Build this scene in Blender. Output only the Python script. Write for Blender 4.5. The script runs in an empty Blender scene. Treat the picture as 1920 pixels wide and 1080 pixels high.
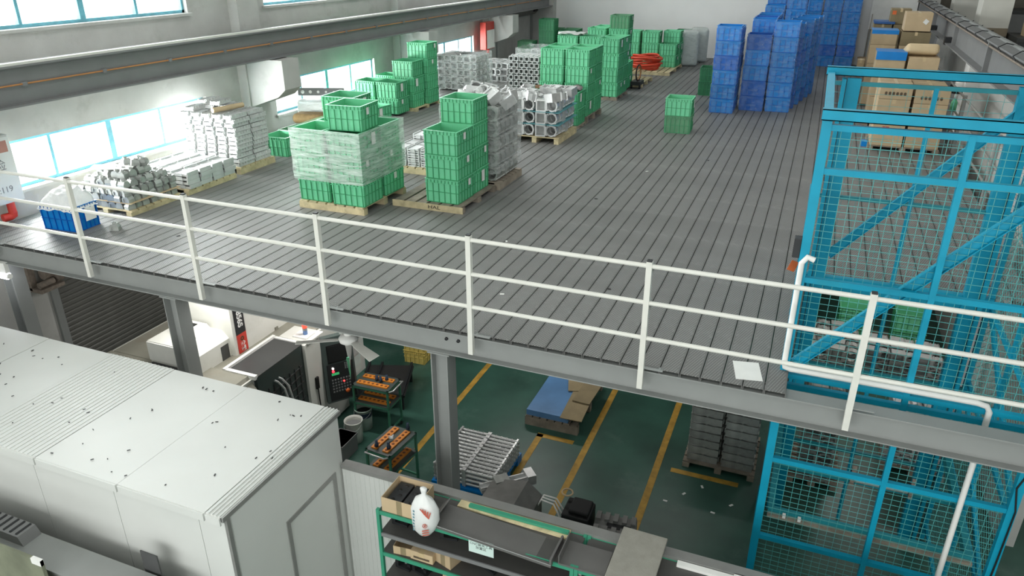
import bpy, math, random
from math import sin, cos, pi, radians, sqrt
from mathutils import Vector, Matrix

random.seed(7)
SC = bpy.context.scene
COL = SC.collection
H = 3.5            # height of the mezzanine deck above the ground floor; coordinates below are relative to the deck

# ------------------------------------------------------------------ camera, world, lights, exposure
cam_d = bpy.data.cameras.new('camera')
cam_d.sensor_width = 36.0
cam_d.lens = 1392.9 / 1920 * 36
cam_d.clip_start = 0.05
cam_d.clip_end = 300
cam = bpy.data.objects.new('camera', cam_d)
COL.objects.link(cam)
cam.location = (0, -6.152, 3.594 + H)
cam.rotation_euler = (pi / 2 - radians(24.374), 0, radians(21.905))
SC.camera = cam

wd = bpy.data.worlds.new('overcast_daylight')
SC.world = wd
wd.use_nodes = True
wd.cycles.sampling_method = 'NONE'
bg = wd.node_tree.nodes['Background']
bg.inputs['Color'].default_value = (0.97, 1.0, 0.985, 1)
bg.inputs['Strength'].default_value = 1.8

SC.view_settings.view_transform = 'Standard'
SC.view_settings.look = 'None'
SC.view_settings.gamma = 1.0
SC.view_settings.use_curve_mapping = False
SC.view_settings.exposure = 0.0


def area(name, loc, rot, sx, sy, power, color=(1, 1, 1), spread=180):
    d = bpy.data.lights.new(name, 'AREA')
    d.shape = 'RECTANGLE'
    d.size, d.size_y = sx, sy
    d.energy = power
    d.color = color
    d.spread = radians(spread)
    o = bpy.data.objects.new(name, d)
    COL.objects.link(o)
    o.location = (loc[0], loc[1], loc[2] + H)
    o.rotation_euler = rot
    return o


# daylight entering through the two rows of windows in the left wall
for (ya, yb, za, zb, pw) in ((0.65, 5.05, .38, 1.07, 950), (7.05, 11.15, .38, 1.07, 330), (13.25, 17.35, .38, 1.07, 260),
                             (-1.4, 4.95, 2.62, 4.6, 430), (7.05, 11.3, 2.62, 4.6, 430), (13.2, 17.4, 2.62, 4.6, 430)):
    area('window_daylight', (-11.22, (ya + yb) / 2, (za + zb) / 2), (0, radians(-90 + 12), 0), zb - za, yb - ya, pw, (.97, 1, .99))


# large light added behind the camera; the end wall has no windows
area('front_fill_light', (-3, -14, 2.2), (radians(90 - 8), 0, 0), 18, 5, 1250, (.98, 1, .99))
# unseen light rows added under the roof to lift the general level
for (x, pw) in ((-7.0, 165), (0.0, 230), (7.0, 150)):
    area('roof_fill_row', (x, 5, 6.2), (0, 0, 0), 1.2, 30, pw, (1, 1, .98))
# unseen lights added under the platform to brighten the space below
for (x, y, pw) in ((-8.2, 2.6, 45), (-7.2, .7, 25), (-5.9, 2.2, 35), (-4.3, 5.5, 40), (-1.5, 5.0, 18), (1.6, 7.2, 35)):
    area('platform_fill', (x, y, -.36), (0, 0, 0), 1.3, .12, pw, (1, .98, .94))


# ------------------------------------------------------------------ materials
def s2l(c):
    return tuple((x / 12.92 if x <= .04045 else ((x + .055) / 1.055) ** 2.4) for x in c)


def hx(h):
    return s2l(tuple(int(h[i:i + 2], 16) / 255 for i in (0, 2, 4)))


MATS = {}


def mat(name, col, rough=.6, metal=0.0, var=.12, scale=6.0, bump=0.0, bscale=60.0, spec=.5, stain=None, stain_amt=.5, stain_scale=2.5, objvar=0.0, trans=0.0):
    if name in MATS:
        return MATS[name]
    m = bpy.data.materials.new(name)
    m.use_nodes = True
    nt = m.node_tree
    N, L = nt.nodes, nt.links
    b = N['Principled BSDF']
    if isinstance(col, str):
        col = hx(col)
    tc = N.new('ShaderNodeTexCoord')
    no = N.new('ShaderNodeTexNoise')
    no.inputs['Scale'].default_value = scale
    no.inputs['Detail'].default_value = 5
    L.new(tc.outputs['Object'], no.inputs['Vector'])
    rp = N.new('ShaderNodeMapRange')
    rp.inputs['From Min'].default_value = .3
    rp.inputs['From Max'].default_value = .7
    rp.inputs['To Min'].default_value = 1 - var
    rp.inputs['To Max'].default_value = 1 + var * .6
    L.new(no.outputs['Fac'], rp.inputs['Value'])
    mx = N.new('ShaderNodeMix')
    mx.data_type = 'RGBA'
    mx.blend_type = 'MULTIPLY'
    mx.inputs['Factor'].default_value = 1
    mx.inputs[6].default_value = (*col, 1)
    L.new(rp.outputs['Result'], mx.inputs[7])
    out = mx.outputs[2]
    if objvar:
        oi = N.new('ShaderNodeObjectInfo')
        mr = N.new('ShaderNodeMapRange')
        mr.inputs['To Min'].default_value = 1 - objvar
        mr.inputs['To Max'].default_value = 1 + objvar
        L.new(oi.outputs['Random'], mr.inputs['Value'])
        m2 = N.new('ShaderNodeMix')
        m2.data_type = 'RGBA'
        m2.blend_type = 'MULTIPLY'
        m2.inputs['Factor'].default_value = 1
        L.new(out, m2.inputs[6])
        L.new(mr.outputs['Result'], m2.inputs[7])
        out = m2.outputs[2]
    if stain:
        n2 = N.new('ShaderNodeTexNoise')
        n2.inputs['Scale'].default_value = stain_scale
        n2.inputs['Detail'].default_value = 8
        n2.inputs['Roughness'].default_value = .7
        L.new(tc.outputs['Object'], n2.inputs['Vector'])
        r2 = N.new('ShaderNodeMapRange')
        r2.inputs['From Min'].default_value = .55
        r2.inputs['From Max'].default_value = .75
        r2.inputs['To Max'].default_value = stain_amt
        L.new(n2.outputs['Fac'], r2.inputs['Value'])
        m3 = N.new('ShaderNodeMix')
        m3.data_type = 'RGBA'
        L.new(r2.outputs['Result'], m3.inputs['Factor'])
        L.new(out, m3.inputs[6])
        m3.inputs[7].default_value = (*hx(stain), 1)
        out = m3.outputs[2]
    L.new(out, b.inputs['Base Color'])
    b.inputs['Roughness'].default_value = rough
    b.inputs['Metallic'].default_value = metal
    b.inputs['Specular IOR Level'].default_value = spec
    if bump:
        n3 = N.new('ShaderNodeTexNoise')
        n3.inputs['Scale'].default_value = bscale
        n3.inputs['Detail'].default_value = 3
        L.new(tc.outputs['Object'], n3.inputs['Vector'])
        bp = N.new('ShaderNodeBump')
        bp.inputs['Strength'].default_value = bump
        bp.inputs['Distance'].default_value = .01
        L.new(n3.outputs['Fac'], bp.inputs['Height'])
        L.new(bp.outputs['Normal'], b.inputs['Normal'])
    MATS[name] = m
    return m


def emit(name, col, strength):
    m = bpy.data.materials.new(name)
    m.use_nodes = True
    b = m.node_tree.nodes['Principled BSDF']
    c = (*hx(col), 1)
    b.inputs['Base Color'].default_value = c
    b.inputs['Emission Color'].default_value = c
    b.inputs['Emission Strength'].default_value = strength
    return m


def film(name, col, alpha, alpha_var, scale, rough=.18, stretch=(1, 1, 1), bump=.5):
    """thin clear plastic: mostly see-through, milky where it is creased, glossy"""
    m = bpy.data.materials.new(name)
    m.use_nodes = True
    nt = m.node_tree
    N, L = nt.nodes, nt.links
    b = N['Principled BSDF']
    out = N['Material Output']
    b.inputs['Base Color'].default_value = (*hx(col), 1)
    b.inputs['Roughness'].default_value = rough
    b.inputs['Specular IOR Level'].default_value = .8
    tc = N.new('ShaderNodeTexCoord')
    mp = N.new('ShaderNodeMapping')
    mp.inputs['Scale'].default_value = stretch
    no = N.new('ShaderNodeTexNoise')
    no.inputs['Scale'].default_value = scale
    no.inputs['Detail'].default_value = 6
    no.inputs['Roughness'].default_value = .65
    no.inputs['Distortion'].default_value = .6
    L.new(tc.outputs['Object'], mp.inputs['Vector'])
    L.new(mp.outputs['Vector'], no.inputs['Vector'])
    mr = N.new('ShaderNodeMapRange')
    mr.inputs['From Min'].default_value = .35
    mr.inputs['From Max'].default_value = .7
    mr.inputs['To Min'].default_value = alpha
    mr.inputs['To Max'].default_value = alpha_var
    L.new(no.outputs['Fac'], mr.inputs['Value'])
    bp = N.new('ShaderNodeBump')
    bp.inputs['Strength'].default_value = bump
    bp.inputs['Distance'].default_value = .03
    L.new(no.outputs['Fac'], bp.inputs['Height'])
    L.new(bp.outputs['Normal'], b.inputs['Normal'])
    tr = N.new('ShaderNodeBsdfTransparent')
    mx = N.new('ShaderNodeMixShader')
    L.new(mr.outputs['Result'], mx.inputs['Fac'])
    L.new(tr.outputs[0], mx.inputs[1])
    L.new(b.outputs[0], mx.inputs[2])
    L.new(mx.outputs[0], out.inputs['Surface'])
    return m


def deck_mat():
    m = mat('tread_steel', '6f6f6d', rough=.5, metal=.0, var=.16, scale=1.3, objvar=.06, stain='b9b9b4', stain_amt=.35, stain_scale=1.7, spec=.35)
    nt = m.node_tree
    N, L = nt.nodes, nt.links
    b = N['Principled BSDF']
    tc = N.new('ShaderNodeTexCoord')
    sp = N.new('ShaderNodeSeparateXYZ')
    L.new(tc.outputs['Object'], sp.inputs[0])

    def math_(op, a, c=None):
        n = N.new('ShaderNodeMath')
        n.operation = op
        for i, v in enumerate((a, c)):
            if v is None:
                continue
            if isinstance(v, (int, float)):
                n.inputs[i].default_value = v
            else:
                L.new(v, n.inputs[i])
        return n.outputs[0]
    # rows of pressed tread dimples, staggered
    a = math_('SINE', math_('MULTIPLY', math_('ADD', sp.outputs[0], math_('MULTIPLY', sp.outputs[1], .45)), 2 * pi / .030))
    c = math_('SINE', math_('MULTIPLY', math_('SUBTRACT', sp.outputs[1], math_('MULTIPLY', sp.outputs[0], .2)), 2 * pi / .036))
    d = math_('MULTIPLY', a, c)
    d = math_('MAXIMUM', d, 0.0)
    # three bands across the plank: dimples stay off the folded edges
    band = math_('LESS_THAN', math_('ABSOLUTE', sp.outputs[0]), .072)
    d = math_('MULTIPLY', d, band)
    bp = N.new('ShaderNodeBump')
    bp.inputs['Strength'].default_value = .55
    bp.inputs['Distance'].default_value = .006
    L.new(d, bp.inputs['Height'])
    L.new(bp.outputs['Normal'], b.inputs['Normal'])
    # the raised dots are rubbed bare and lighter
    src = b.inputs['Base Color'].links[0].from_socket
    mx = N.new('ShaderNodeMix')
    mx.data_type = 'RGBA'
    L.new(math_('MULTIPLY', math_('SUBTRACT', d, .25), .7), mx.inputs['Factor'])
    L.new(src, mx.inputs[6])
    mx.inputs[7].default_value = (*hx('d6d6d2'), 1)
    L.new(mx.outputs[2], b.inputs['Base Color'])
    return m


M = dict(
    wall=mat('plaster_grey', 'bbbbb7', .9, var=.1, scale=2.2, bump=.15, bscale=25, stain='8f8d86', stain_amt=.45, stain_scale=1.6),
    white_wall=mat('plaster_white', 'e9e9e7', .85, var=.04, scale=1.0),
    floor=mat('green_epoxy', '355a4e', .4, var=.35, scale=1.2, stain='6b8279', stain_amt=.45, stain_scale=.9, spec=.5),
    yellow=mat('yellow_line_paint', 'b08a35', .6, var=.3, scale=9),
    deck=deck_mat(),
    steel=mat('grey_beam_paint', '8e918f', .5, var=.06, scale=3),
    crane=mat('dark_grey_crane_paint', '7b7c7c', .6, var=.08, scale=2),
    rail_white=mat('white_rail_paint', 'dcdcd4', .45, var=.05, scale=5),
    dark=mat('dark_plastic', '202224', .5, var=.1),
    black=mat('black_paint', '121314', .6, var=.1),
    winframe=mat('turquoise_frame_paint', '6fb3c4', .5, var=.2, scale=8),
    panel=mat('white_sandwich_panel', 'd3d5d1', .42, var=.03, scale=1.5, stain='cfcfc8', stain_amt=.3, stain_scale=.8),
    alu_trim=mat('aluminium_trim', '9b9b98', .4, metal=.4, var=.08),
    shutter=mat('grey_shutter_steel', '686863', .5, var=.12, scale=4),
    rust=mat('rusty_motor', '8a7f74', .8, var=.3, scale=20),
    orange=mat('orange_cable', 'c08650', .6),
    red=mat('red_paint', 'c4392c', .45, var=.1),
    green_crate=mat('green_crate_plastic', '70cb9c', .42, var=.08, scale=3, objvar=.08, stain='86a892', stain_amt=.35, stain_scale=5),
    green_dark=mat('green_crate_rib_plastic', '3f9868', .42, var=.12, scale=3, objvar=.08),
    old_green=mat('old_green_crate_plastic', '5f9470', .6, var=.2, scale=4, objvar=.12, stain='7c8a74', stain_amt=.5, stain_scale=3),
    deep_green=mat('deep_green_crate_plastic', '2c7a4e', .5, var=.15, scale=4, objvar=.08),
    paper=mat('paper_label', 'e8e8e4', .8, var=.04),
    wood=mat('pallet_wood', 'c6b892', .8, var=.3, scale=7, bump=.2, bscale=40, objvar=.15, stain='75664c', stain_amt=.5, stain_scale=6),
    wood_dark=mat('weathered_pallet_wood', '8f8577', .85, var=.3, scale=7, bump=.2, bscale=40, objvar=.2),
    blue_crate=mat('blue_crate_plastic', '067fce', .35, var=.1, scale=3, objvar=.14, spec=.3),
    blue_deep=mat('deep_blue_crate_plastic', '0a60bc', .3, var=.1, scale=3, objvar=.12, spec=.3),
    cage=mat('cyan_blue_cage_paint', '0796b6', .5, var=.12, spec=.3, scale=3, stain='2e8f96', stain_amt=.5, stain_scale=2),
    cage_dark=mat('teal_cage_paint', '16848f', .5, var=.15, scale=3),
    wire=mat('teal_wire', '53a7a5', .5, var=.1),
    alu=mat('cast_aluminium', 'd3d4d3', .38, metal=.55, var=.12, scale=9, bump=.15, bscale=50, objvar=.1),
    alu_dull=mat('dull_cast_aluminium', 'a9aca8', .5, metal=.5, var=.2, scale=12, bump=.2, bscale=50, objvar=.14),
    alu_white=mat('bright_cast_aluminium', 'c4c6c5', .5, metal=.3, var=.08, scale=9, objvar=.06),
    card=mat('cardboard', 'bfa988', .85, var=.08, scale=4, objvar=.08),
    card_dark=mat('dark_cardboard', '8f8163', .85, var=.15, scale=4, objvar=.08),
    separator=mat('blue_green_separator_board', '5f9fa6', .7, var=.1),
)


# ------------------------------------------------------------------ mesh builder
class MB:
    def __init__(self):
        self.v, self.f, self.mi, self.sm = [], [], [], []
        self.T = None

    def add(self, verts, faces, mi=0, smooth=False):
        n = len(self.v)
        if self.T is not None:
            verts = [tuple(self.T @ Vector(p)) for p in verts]
        self.v.extend(verts)
        for fc in faces:
            self.f.append(tuple(i + n for i in fc))
            self.mi.append(mi)
            self.sm.append(smooth)

    def box(self, x0, x1, y0, y1, z0, z1, mi=0):
        self.add([(x0, y0, z0), (x1, y0, z0), (x1, y1, z0), (x0, y1, z0), (x0, y0, z1), (x1, y0, z1), (x1, y1, z1), (x0, y1, z1)],
                 [(0, 3, 2, 1), (4, 5, 6, 7), (0, 1, 5, 4), (1, 2, 6, 5), (2, 3, 7, 6), (3, 0, 4, 7)], mi)
        return self

    def cbox(self, c, s, mi=0, rot=None):
        """box by centre and size, optionally turned (euler)"""
        R = Matrix.Identity(3) if rot is None else rot if isinstance(rot, Matrix) else __import__('mathutils').Euler(rot).to_matrix()
        P = []
        for dz in (-.5, .5):
            for dx, dy in ((-.5, -.5), (.5, -.5), (.5, .5), (-.5, .5)):
                q = R @ Vector((dx * s[0], dy * s[1], dz * s[2]))
                P.append((c[0] + q.x, c[1] + q.y, c[2] + q.z))
        self.add(P, [(0, 3, 2, 1), (4, 5, 6, 7), (0, 1, 5, 4), (1, 2, 6, 5), (2, 3, 7, 6), (3, 0, 4, 7)], mi)
        return self

    def bar(self, a, b, w, h, mi=0, up=(0, 0, 1)):
        """rectangular bar from a to b, width w (sideways) and height h (along up)"""
        a, b = Vector(a), Vector(b)
        d = (b - a).normalized()
        u = Vector(up)
        s = d.cross(u)
        if s.length < 1e-5:
            s = d.cross(Vector((1, 0, 0)))
        s.normalize()
        u = s.cross(d).normalized()
        P = []
        for p in (a, b):
            for i, j in ((-.5, -.5), (.5, -.5), (.5, .5), (-.5, .5)):
                P.append(tuple(p + s * (i * w) + u * (j * h)))
        self.add(P, [(0, 1, 2, 3), (7, 6, 5, 4), (0, 4, 5, 1), (1, 5, 6, 2), (2, 6, 7, 3), (3, 7, 4, 0)], mi)
        return self

    def tube(self, pts, r, n=8, mi=0, caps=True, r2=None):
        pts = [Vector(p) for p in pts]
        k = len(pts)
        V, F = [], []
        ref = None
        for i, p in enumerate(pts):
            d = (pts[min(i + 1, k - 1)] - pts[max(i - 1, 0)]).normalized()
            if ref is None:
                ref = Vector((0, 0, 1)) if abs(d.z) < .9 else Vector((1, 0, 0))
            s = d.cross(ref).normalized()
            u = s.cross(d)
            ref = u
            rr = r if r2 is None else r + (r2 - r) * i / (k - 1)
            for j in range(n):
                t = 2 * pi * j / n
                V.append(tuple(p + (s * cos(t) + u * sin(t)) * rr))
        for i in range(k - 1):
            for j in range(n):
                a, b = i * n + j, i * n + (j + 1) % n
                F.append((a, b, b + n, a + n))
        self.add(V, F, mi, True)
        if caps:
            self.add(V[:n], [tuple(range(n))[::-1]], mi)
            self.add(V[-n:], [tuple(range(n))], mi)
        return self

    def lathe(self, prof, n=20, c=(0, 0, 0), mi=0, smooth=True):
        V, F = [], []
        for r, z in prof:
            for j in range(n):
                t = 2 * pi * j / n
                V.append((c[0] + r * cos(t), c[1] + r * sin(t), c[2] + z))
        for i in range(len(prof) - 1):
            for j in range(n):
                a, b = i * n + j, i * n + (j + 1) % n
                F.append((a, b, b + n, a + n))
        self.add(V, F, mi, smooth)
        return self

    def prism(self, poly, axis, a, b, mi=0):
        """polygon in the plane across `axis`, extruded from a to b"""
        def P(p, t):
            return (t, p[0], p[1]) if axis == 'x' else (p[0], t, p[1]) if axis == 'y' else (p[0], p[1], t)
        n = len(poly)
        V = [P(p, a) for p in poly] + [P(p, b) for p in poly]
        F = [tuple(range(n)), tuple(range(n, 2 * n))[::-1]] + [(i, i + n, (i + 1) % n + n, (i + 1) % n) for i in range(n)]
        self.add(V, F, mi)
        return self

    def data(self, name, mats):
        me = bpy.data.meshes.new(name)
        me.from_pydata(self.v, [], self.f)
        for m in (mats if isinstance(mats, (list, tuple)) else [mats]):
            me.materials.append(m)
        me.polygons.foreach_set('material_index', self.mi)
        me.polygons.foreach_set('use_smooth', self.sm)
        bm = __import__('bmesh').new()
        bm.from_mesh(me)
        __import__('bmesh').ops.recalc_face_normals(bm, faces=bm.faces)
        bm.to_mesh(me)
        bm.free()
        me.update()
        return me


def mk(name, data, parent=None, loc=(0, 0, 0), rot=(0, 0, 0), label=None, cat=None, group=None, kind=None, scale=None):
    o = bpy.data.objects.new(name, data)
    COL.objects.link(o)
    if parent is not None:
        o.parent = parent
        o.location = loc
    else:
        o.location = (loc[0], loc[1], loc[2] + H)
    o.rotation_euler = rot if isinstance(rot, (tuple, list)) else (0, 0, rot)
    if scale:
        o.scale = scale
    for k, v in (('label', label), ('category', cat), ('group', group), ('kind', kind)):
        if v:
            o[k] = v
    return o


def thing(name, label, cat, loc=(0, 0, 0), rot=(0, 0, 0), group=None, kind=None):
    return mk(name, None, None, loc, rot, label, cat, group, kind)


def bevel(o, w=.006, seg=2):
    md = o.modifiers.new('bevel', 'BEVEL')
    md.width = w
    md.segments = seg
    md.limit_method = 'ANGLE'
    return o


def text_mesh(name, body, size, m, parent, loc, rot, align='CENTER', extrude=.001, bold=0.0, sx=1.0):
    c = bpy.data.curves.new(name, 'FONT')
    c.body = body
    c.size = size
    c.align_x = align
    c.align_y = 'CENTER'
    c.extrude = extrude
    c.offset = bold
    c.space_line = 1.1
    t = bpy.data.objects.new('text_tmp', c)
    COL.objects.link(t)
    dg = bpy.context.evaluated_depsgraph_get()
    me = bpy.data.meshes.new_from_object(t.evaluated_get(dg))
    me.materials.clear()
    me.materials.append(m)
    bpy.data.objects.remove(t)
    o = mk(name, me, parent, loc, rot)
    o.scale = (sx, 1, 1)
    return o


ORD = ['bottom', 'second', 'third', 'fourth', 'fifth', 'sixth', 'seventh', 'eighth', 'ninth', 'tenth', 'eleventh', 'twelfth']

# ------------------------------------------------------------------ ground floor
fl = mk('floor', MB().box(-14, 16, -9, 34, -3.6, -3.5).data('floor', M['floor']), kind='structure')
for (x, ya, yb) in ((-4.94, 1.2, 6.2), (-2.5, 0.8, 7.5), (-1.37, 0.6, 7.5)):
    mk('painted_line', MB().box(x - .05, x + .05, ya, yb, -3.5, -3.497).data('painted_line', M['yellow']), fl)
for (xa, xb, ya, yb) in ((-3.33, -3.23, 1.6, 3.25), (-3.33, -2.72, 3.17, 3.27), (-1.16, -.18, 3.08, 3.18)):
    mk('painted_line', MB().box(xa, xb, ya, yb, -3.5, -3.4965).data('painted_line', M['yellow']), fl)

# ------------------------------------------------------------------ left wall with window openings
XW = -10.8
WIN_LOW = [(0.65, 5.05), (7.05, 11.1), (13.3, 17.3)]
WIN_UP = [(-1.4, 4.95), (7.05, 11.3), (13.2, 17.4)]
ZL, ZU = (.36, 1.07), (2.58, 4.6)
b = MB()


def wall_strip(z0, z1, holes, ya=-2.5, yb=23.3):
    y = ya
    for h0, h1 in holes:
        b.box(XW - .3, XW, y, h0, z0, z1)
        y = h1
    b.box(XW - .3, XW, y, yb, z0, z1)


wall_strip(-3.5, -.95, [(1.15, 4.6)])
wall_strip(-.95, ZL[0], [])
wall_strip(ZL[0], ZL[1], WIN_LOW)
wall_strip(ZL[1], ZU[0], [])
wall_strip(ZU[0], ZU[1], WIN_UP)
wall_strip(ZU[1], 6.6, [])
wl = mk('wall_left', b.data('wall_left', M['wall']), kind='structure')
for y in (6.3, 12.4, 18.35):
    mk('pilaster', MB().box(XW, XW + .22, y - .3, y + .3, 0, 6.6).data('pilaster', M['wall']), wl)
    mk('corbel', MB().prism([(XW + .22, .72), (XW + .22, 1.66), (-9.72, 1.66), (-9.72, 1.1), (-9.9, .95)], 'y', y - .26, y + .26).data('corbel', M['wall']), wl)
for i, ((y0, y1), (z0, z1)) in enumerate([(w, ZL) for w in WIN_LOW] + [(w, ZU) for w in WIN_UP]):
    mk('sill', MB().box(XW - .02, XW + .07, y0 - .06, y1 + .06, z0 - .045, z0 + .0).data('sill', M['wall']), wl)
    w = thing('window_%d' % (i + 1), None, None, (XW, (y0 + y1) / 2, z0), kind='structure')
    hh, hw = z1 - z0, (y1 - y0) / 2
    n = 4 if i != 3 else 6
    fr = MB()
    fr.box(-.16, -.08, -hw, hw, 0, .05).box(-.16, -.08, -hw, hw, hh - .05, hh).box(-.16, -.08, -hw, -hw + .05, 0, hh).box(-.16, -.08, hw - .05, hw, 0, hh)
    mk('frame', fr.data('frame', M['winframe']), w)
    pw = 2 * hw / n
    for k in range(1, n):
        t = .05 if k % 2 == 0 else .025
        mk('mullion', MB().box(-.16, -.08, -hw + k * pw - t, -hw + k * pw + t, .05, hh - .05).data('mullion', M['winframe']), w)
    for k in range(n):
        mk('pane', MB().box(-.125, -.119, -hw + k * pw + .02, -hw + (k + 1) * pw - .02, .03, hh - .03).data('pane', MATS.get('pane_glass') or MATS.setdefault('pane_glass', film('window_glass', 'ffffff', .06, .10, 1, .05, bump=0))), w)

# crane runway beam on the corbels, with its rail and the orange conductor cable
cb = thing('crane_beam', 'long dark grey crane runway beam along the left wall above the windows', 'crane beam', (-10.0, 11, 1.68))
mk('web', MB().box(-.1, -.08, -13.5, 12.1, .025, .5).data('web', M['crane']), cb)
mk('top_flange', MB().box(-.4, .02, -13.5, 12.1, .5, .525).data('top_flange', M['crane']), cb)
mk('bottom_flange', MB().box(-.25, .07, -13.5, 12.1, 0, .025).data('bottom_flange', M['crane']), cb)
mk('rail_head', MB().box(-.05, .0, -13.5, 12.1, .525, .56).data('rail_head', M['rail_white']), cb, label='worn rail along the top of the beam, its shine coloured white')  # white colour stands in for the shine of the rail head
mk('cable', MB().tube([(-.05, -13.5, .27), (-.05, -6, .27), (-.05, 0, .27), (-.05, 12, .27)], .012, 6).data('cable', M['orange']), cb, label='thin orange conductor cable')
for k in range(19):
    y = -12.6 + k * 1.3
    mk('bracket', MB().box(-.08, -.02, y - .03, y + .03, .245, .3).data('bracket', M['crane']), cb)

# ------------------------------------------------------------------ back wall
mk('wall_back', MB().box(XW - .3, 3.3, 23.1, 23.4, -3.5, 6.6).data('wall_back', M['white_wall']), kind='structure')
mk('wall_back_bay', MB().box(3.3, 16, 23.1, 23.4, -3.5, 6.6).data('wall_back_bay', mat('shaded_bay_wall', '6a655c', .9)), kind='structure')  # far end of the next bay, shadow put into its wall colour
mk('pilaster', MB().box(XW, XW + .9, 22.75, 23.1, -3.5, 6.5).data('pilaster', M['wall']), wl)

mk('ceiling', MB().box(XW - .3, 16, -16, 23.4, 6.6, 6.8).data('ceiling', M['white_wall']), kind='structure')
mk('wall_front', MB().box(XW - .3, 16.3, -16.3, -16, -3.5, 6.6).box(XW - .3, XW, -16, -2.5, -3.5, 6.6).data('wall_front', M['wall']), kind='structure')
mk('wall_far_bay', MB().box(16, 16.3, -16, 23.4, -3.5, 6.6).data('wall_far_bay', M['wall']), kind='structure')

# ------------------------------------------------------------------ mezzanine
mz = thing('mezzanine_platform', 'grey steel mezzanine platform of tread planks carried on columns', 'platform', (0, 0, 0))
W = .1895
pdata = {}


def plank_data(ya, yb):
    if (ya, yb) not in pdata:
        m_ = MB()
        h = W / 2 - .004
        m_.prism([(-h, -.045), (-h, -.004), (-h + .004, 0), (h - .004, 0), (h, -.004), (h, -.045), (h - .006, -.045), (h - .006, -.006), (-h + .006, -.006), (-h + .006, -.045)], 'y', ya, yb)
        pdata[(ya, yb)] = m_.data('plank', M['deck'])
    return pdata[(ya, yb)]


k0 = int((-10.74 + 2.868) / W)
for k in range(k0, 30):
    x = -2.868 + (k + .5) * W
    if x > 2.68 or x < XW + .05:
        continue
    ya = 0.0 if x < .1 else 3.0
    mk('plank', plank_data(ya, 23.08), mz, (x, 0, 0))


def hbeam(length, hgt, wid, axis, t=.012):
    m_ = MB()
    poly = [(-wid / 2, 0), (wid / 2, 0), (wid / 2, t), (t / 2, t), (t / 2, hgt - t), (wid / 2, hgt - t), (wid / 2, hgt), (-wid / 2, hgt), (-wid / 2, hgt - t), (-t / 2, hgt - t), (-t / 2, t), (-wid / 2, t)]
    if axis == 'x':
        m_.prism(poly, 'x', 0, length)
    elif axis == 'y':
        m_.prism(poly, 'y', 0, length)
    else:
        m_.prism([(p[1] - hgt / 2, p[0]) for p in poly], 'z', 0, length)
    return m_.data('beam', M['steel'])


eb = mk('edge_beam', hbeam(20, .27, .17, 'x'), mz, (XW, .085, -.318))
for y in (3.05, 6.1, 12.2, 18.2):
    mk('cross_beam', hbeam(13.4 if y > 4 else 10.85, .27, .17, 'x'), mz, (XW, y, -.318))
for x in (-9.1, -5.2, -1.5):
    mk('joist', hbeam(22.6, .2, .1, 'y'), mz, (x, .3, -.248))
for x in (-7.07, -3.32, .3 + .1, 4.1):
    for y in (.1, 6.1, 12.2):
        if x > 3 and y < 1 or (x > 0 and y < 1):
            continue
        c_ = mk('column', hbeam(3.18, .2, .2, 'z'), mz, (x, y, -3.5))
        if y < 1:
            mk('cap_plate', MB().box(-.13, .13, -.12, .12, 3.172, 3.186).data('cap_plate', M['steel']), c_)
for x in (-3.18, 4.2):
    mk('splice_plate', MB().box(-.2, .2, -.012, 0, .03, .24).data('splice_plate', M['steel']), mz, (x, .08, -.318))
    for dx in (-.07, .07):
        mk('bolt', MB().lathe([(0, .02), (.018, .02), (.02, 0), (0, 0)], 6).data('bolt', M['dark']), mz, (x + dx, .068, -.16), (pi / 2, 0, 0))

# ------------------------------------------------------------------ guard rail
gr = thing('guard_railing', 'white tube guard railing with square posts along the front edge of the platform', 'railing', (0, -.05, -.21))
post = MB()
post.box(-.026, .026, -.026, .026, 0, 1.305)
post = post.data('post', M['rail_white'])
capd = MB().box(-.022, .022, -.022, .022, 1.305, 1.318).data('post_cap', M['dark'])
footd = MB().box(-.03, .2, .02, .09, .2, .21).data('deck_clip', M['steel'])
PX = [-10.07, -8.277, -6.457, -4.669, -2.908, -1.138, .681, 2.47, 4.26]
for x in PX:
    p_ = mk('post', post, gr, (x, 0, 0))
    mk('post_cap', capd, p_)
    mk('deck_clip', footd, p_)
for z in (1.05, .69, .33):
    for xa, xb in zip(PX[:-1], PX[1:]):
        mk('rail', MB().tube([(xa + .026, 0, z + .21), (xb - .026, 0, z + .21)], .021, 10).data('rail', M['rail_white']), gr)

# ------------------------------------------------------------------ white sandwich panel booth
bt = thing('panel_booth', 'white sandwich panel booth with a flat panelled roof below the platform', 'booth', (-4.19, -2.39, -3.5))
ZT = 2.65
JX = [-.18, -1.2, -2.26, -3.27, -4.3, -5.3, -6.3]
bx = [0] + JX
for i in range(len(bx) - 1):
    x1, x0 = bx[i], bx[i + 1]
    m_ = MB()
    dz = .004 * (i % 2)
    m_.box(x0 + .004, x1 - .004, -.05, 1.73, ZT - .06, ZT + dz)
    if i in (0,):
        for k in range(4):
            m_.box(x0 + .03 + k * .04, x0 + .042 + k * .04, -.05, 1.73, ZT + dz, ZT + .012)
    if i == 3:
        for k in range(16):
            m_.box(x0 + .05 + k * .06, x0 + .062 + k * .06, -.05, 1.73, ZT + dz, ZT + dz + .006)
    mk('roof_panel', m_.data('roof_panel', M['panel']), bt)
    mk('eave_trim', MB().box(x0 + .012, x1 - .012, -.068, -.05, ZT - .085, ZT - .005).data('eave_trim', M['panel']), bt)
    w0, w1 = (x0 - .15, x1 - .15) if i else (x0 - .15, 0)
    mk('wall_panel', MB().box(w0 + .003, w1 - .003, 0, .05, 0, ZT - .06).data('wall_panel', M['panel']), bt)
    mk('wall_panel', MB().box(w0 + .003, w1 - .003, 1.64, 1.69, 0, ZT - .06).data('wall_panel', M['panel']), bt)
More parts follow.
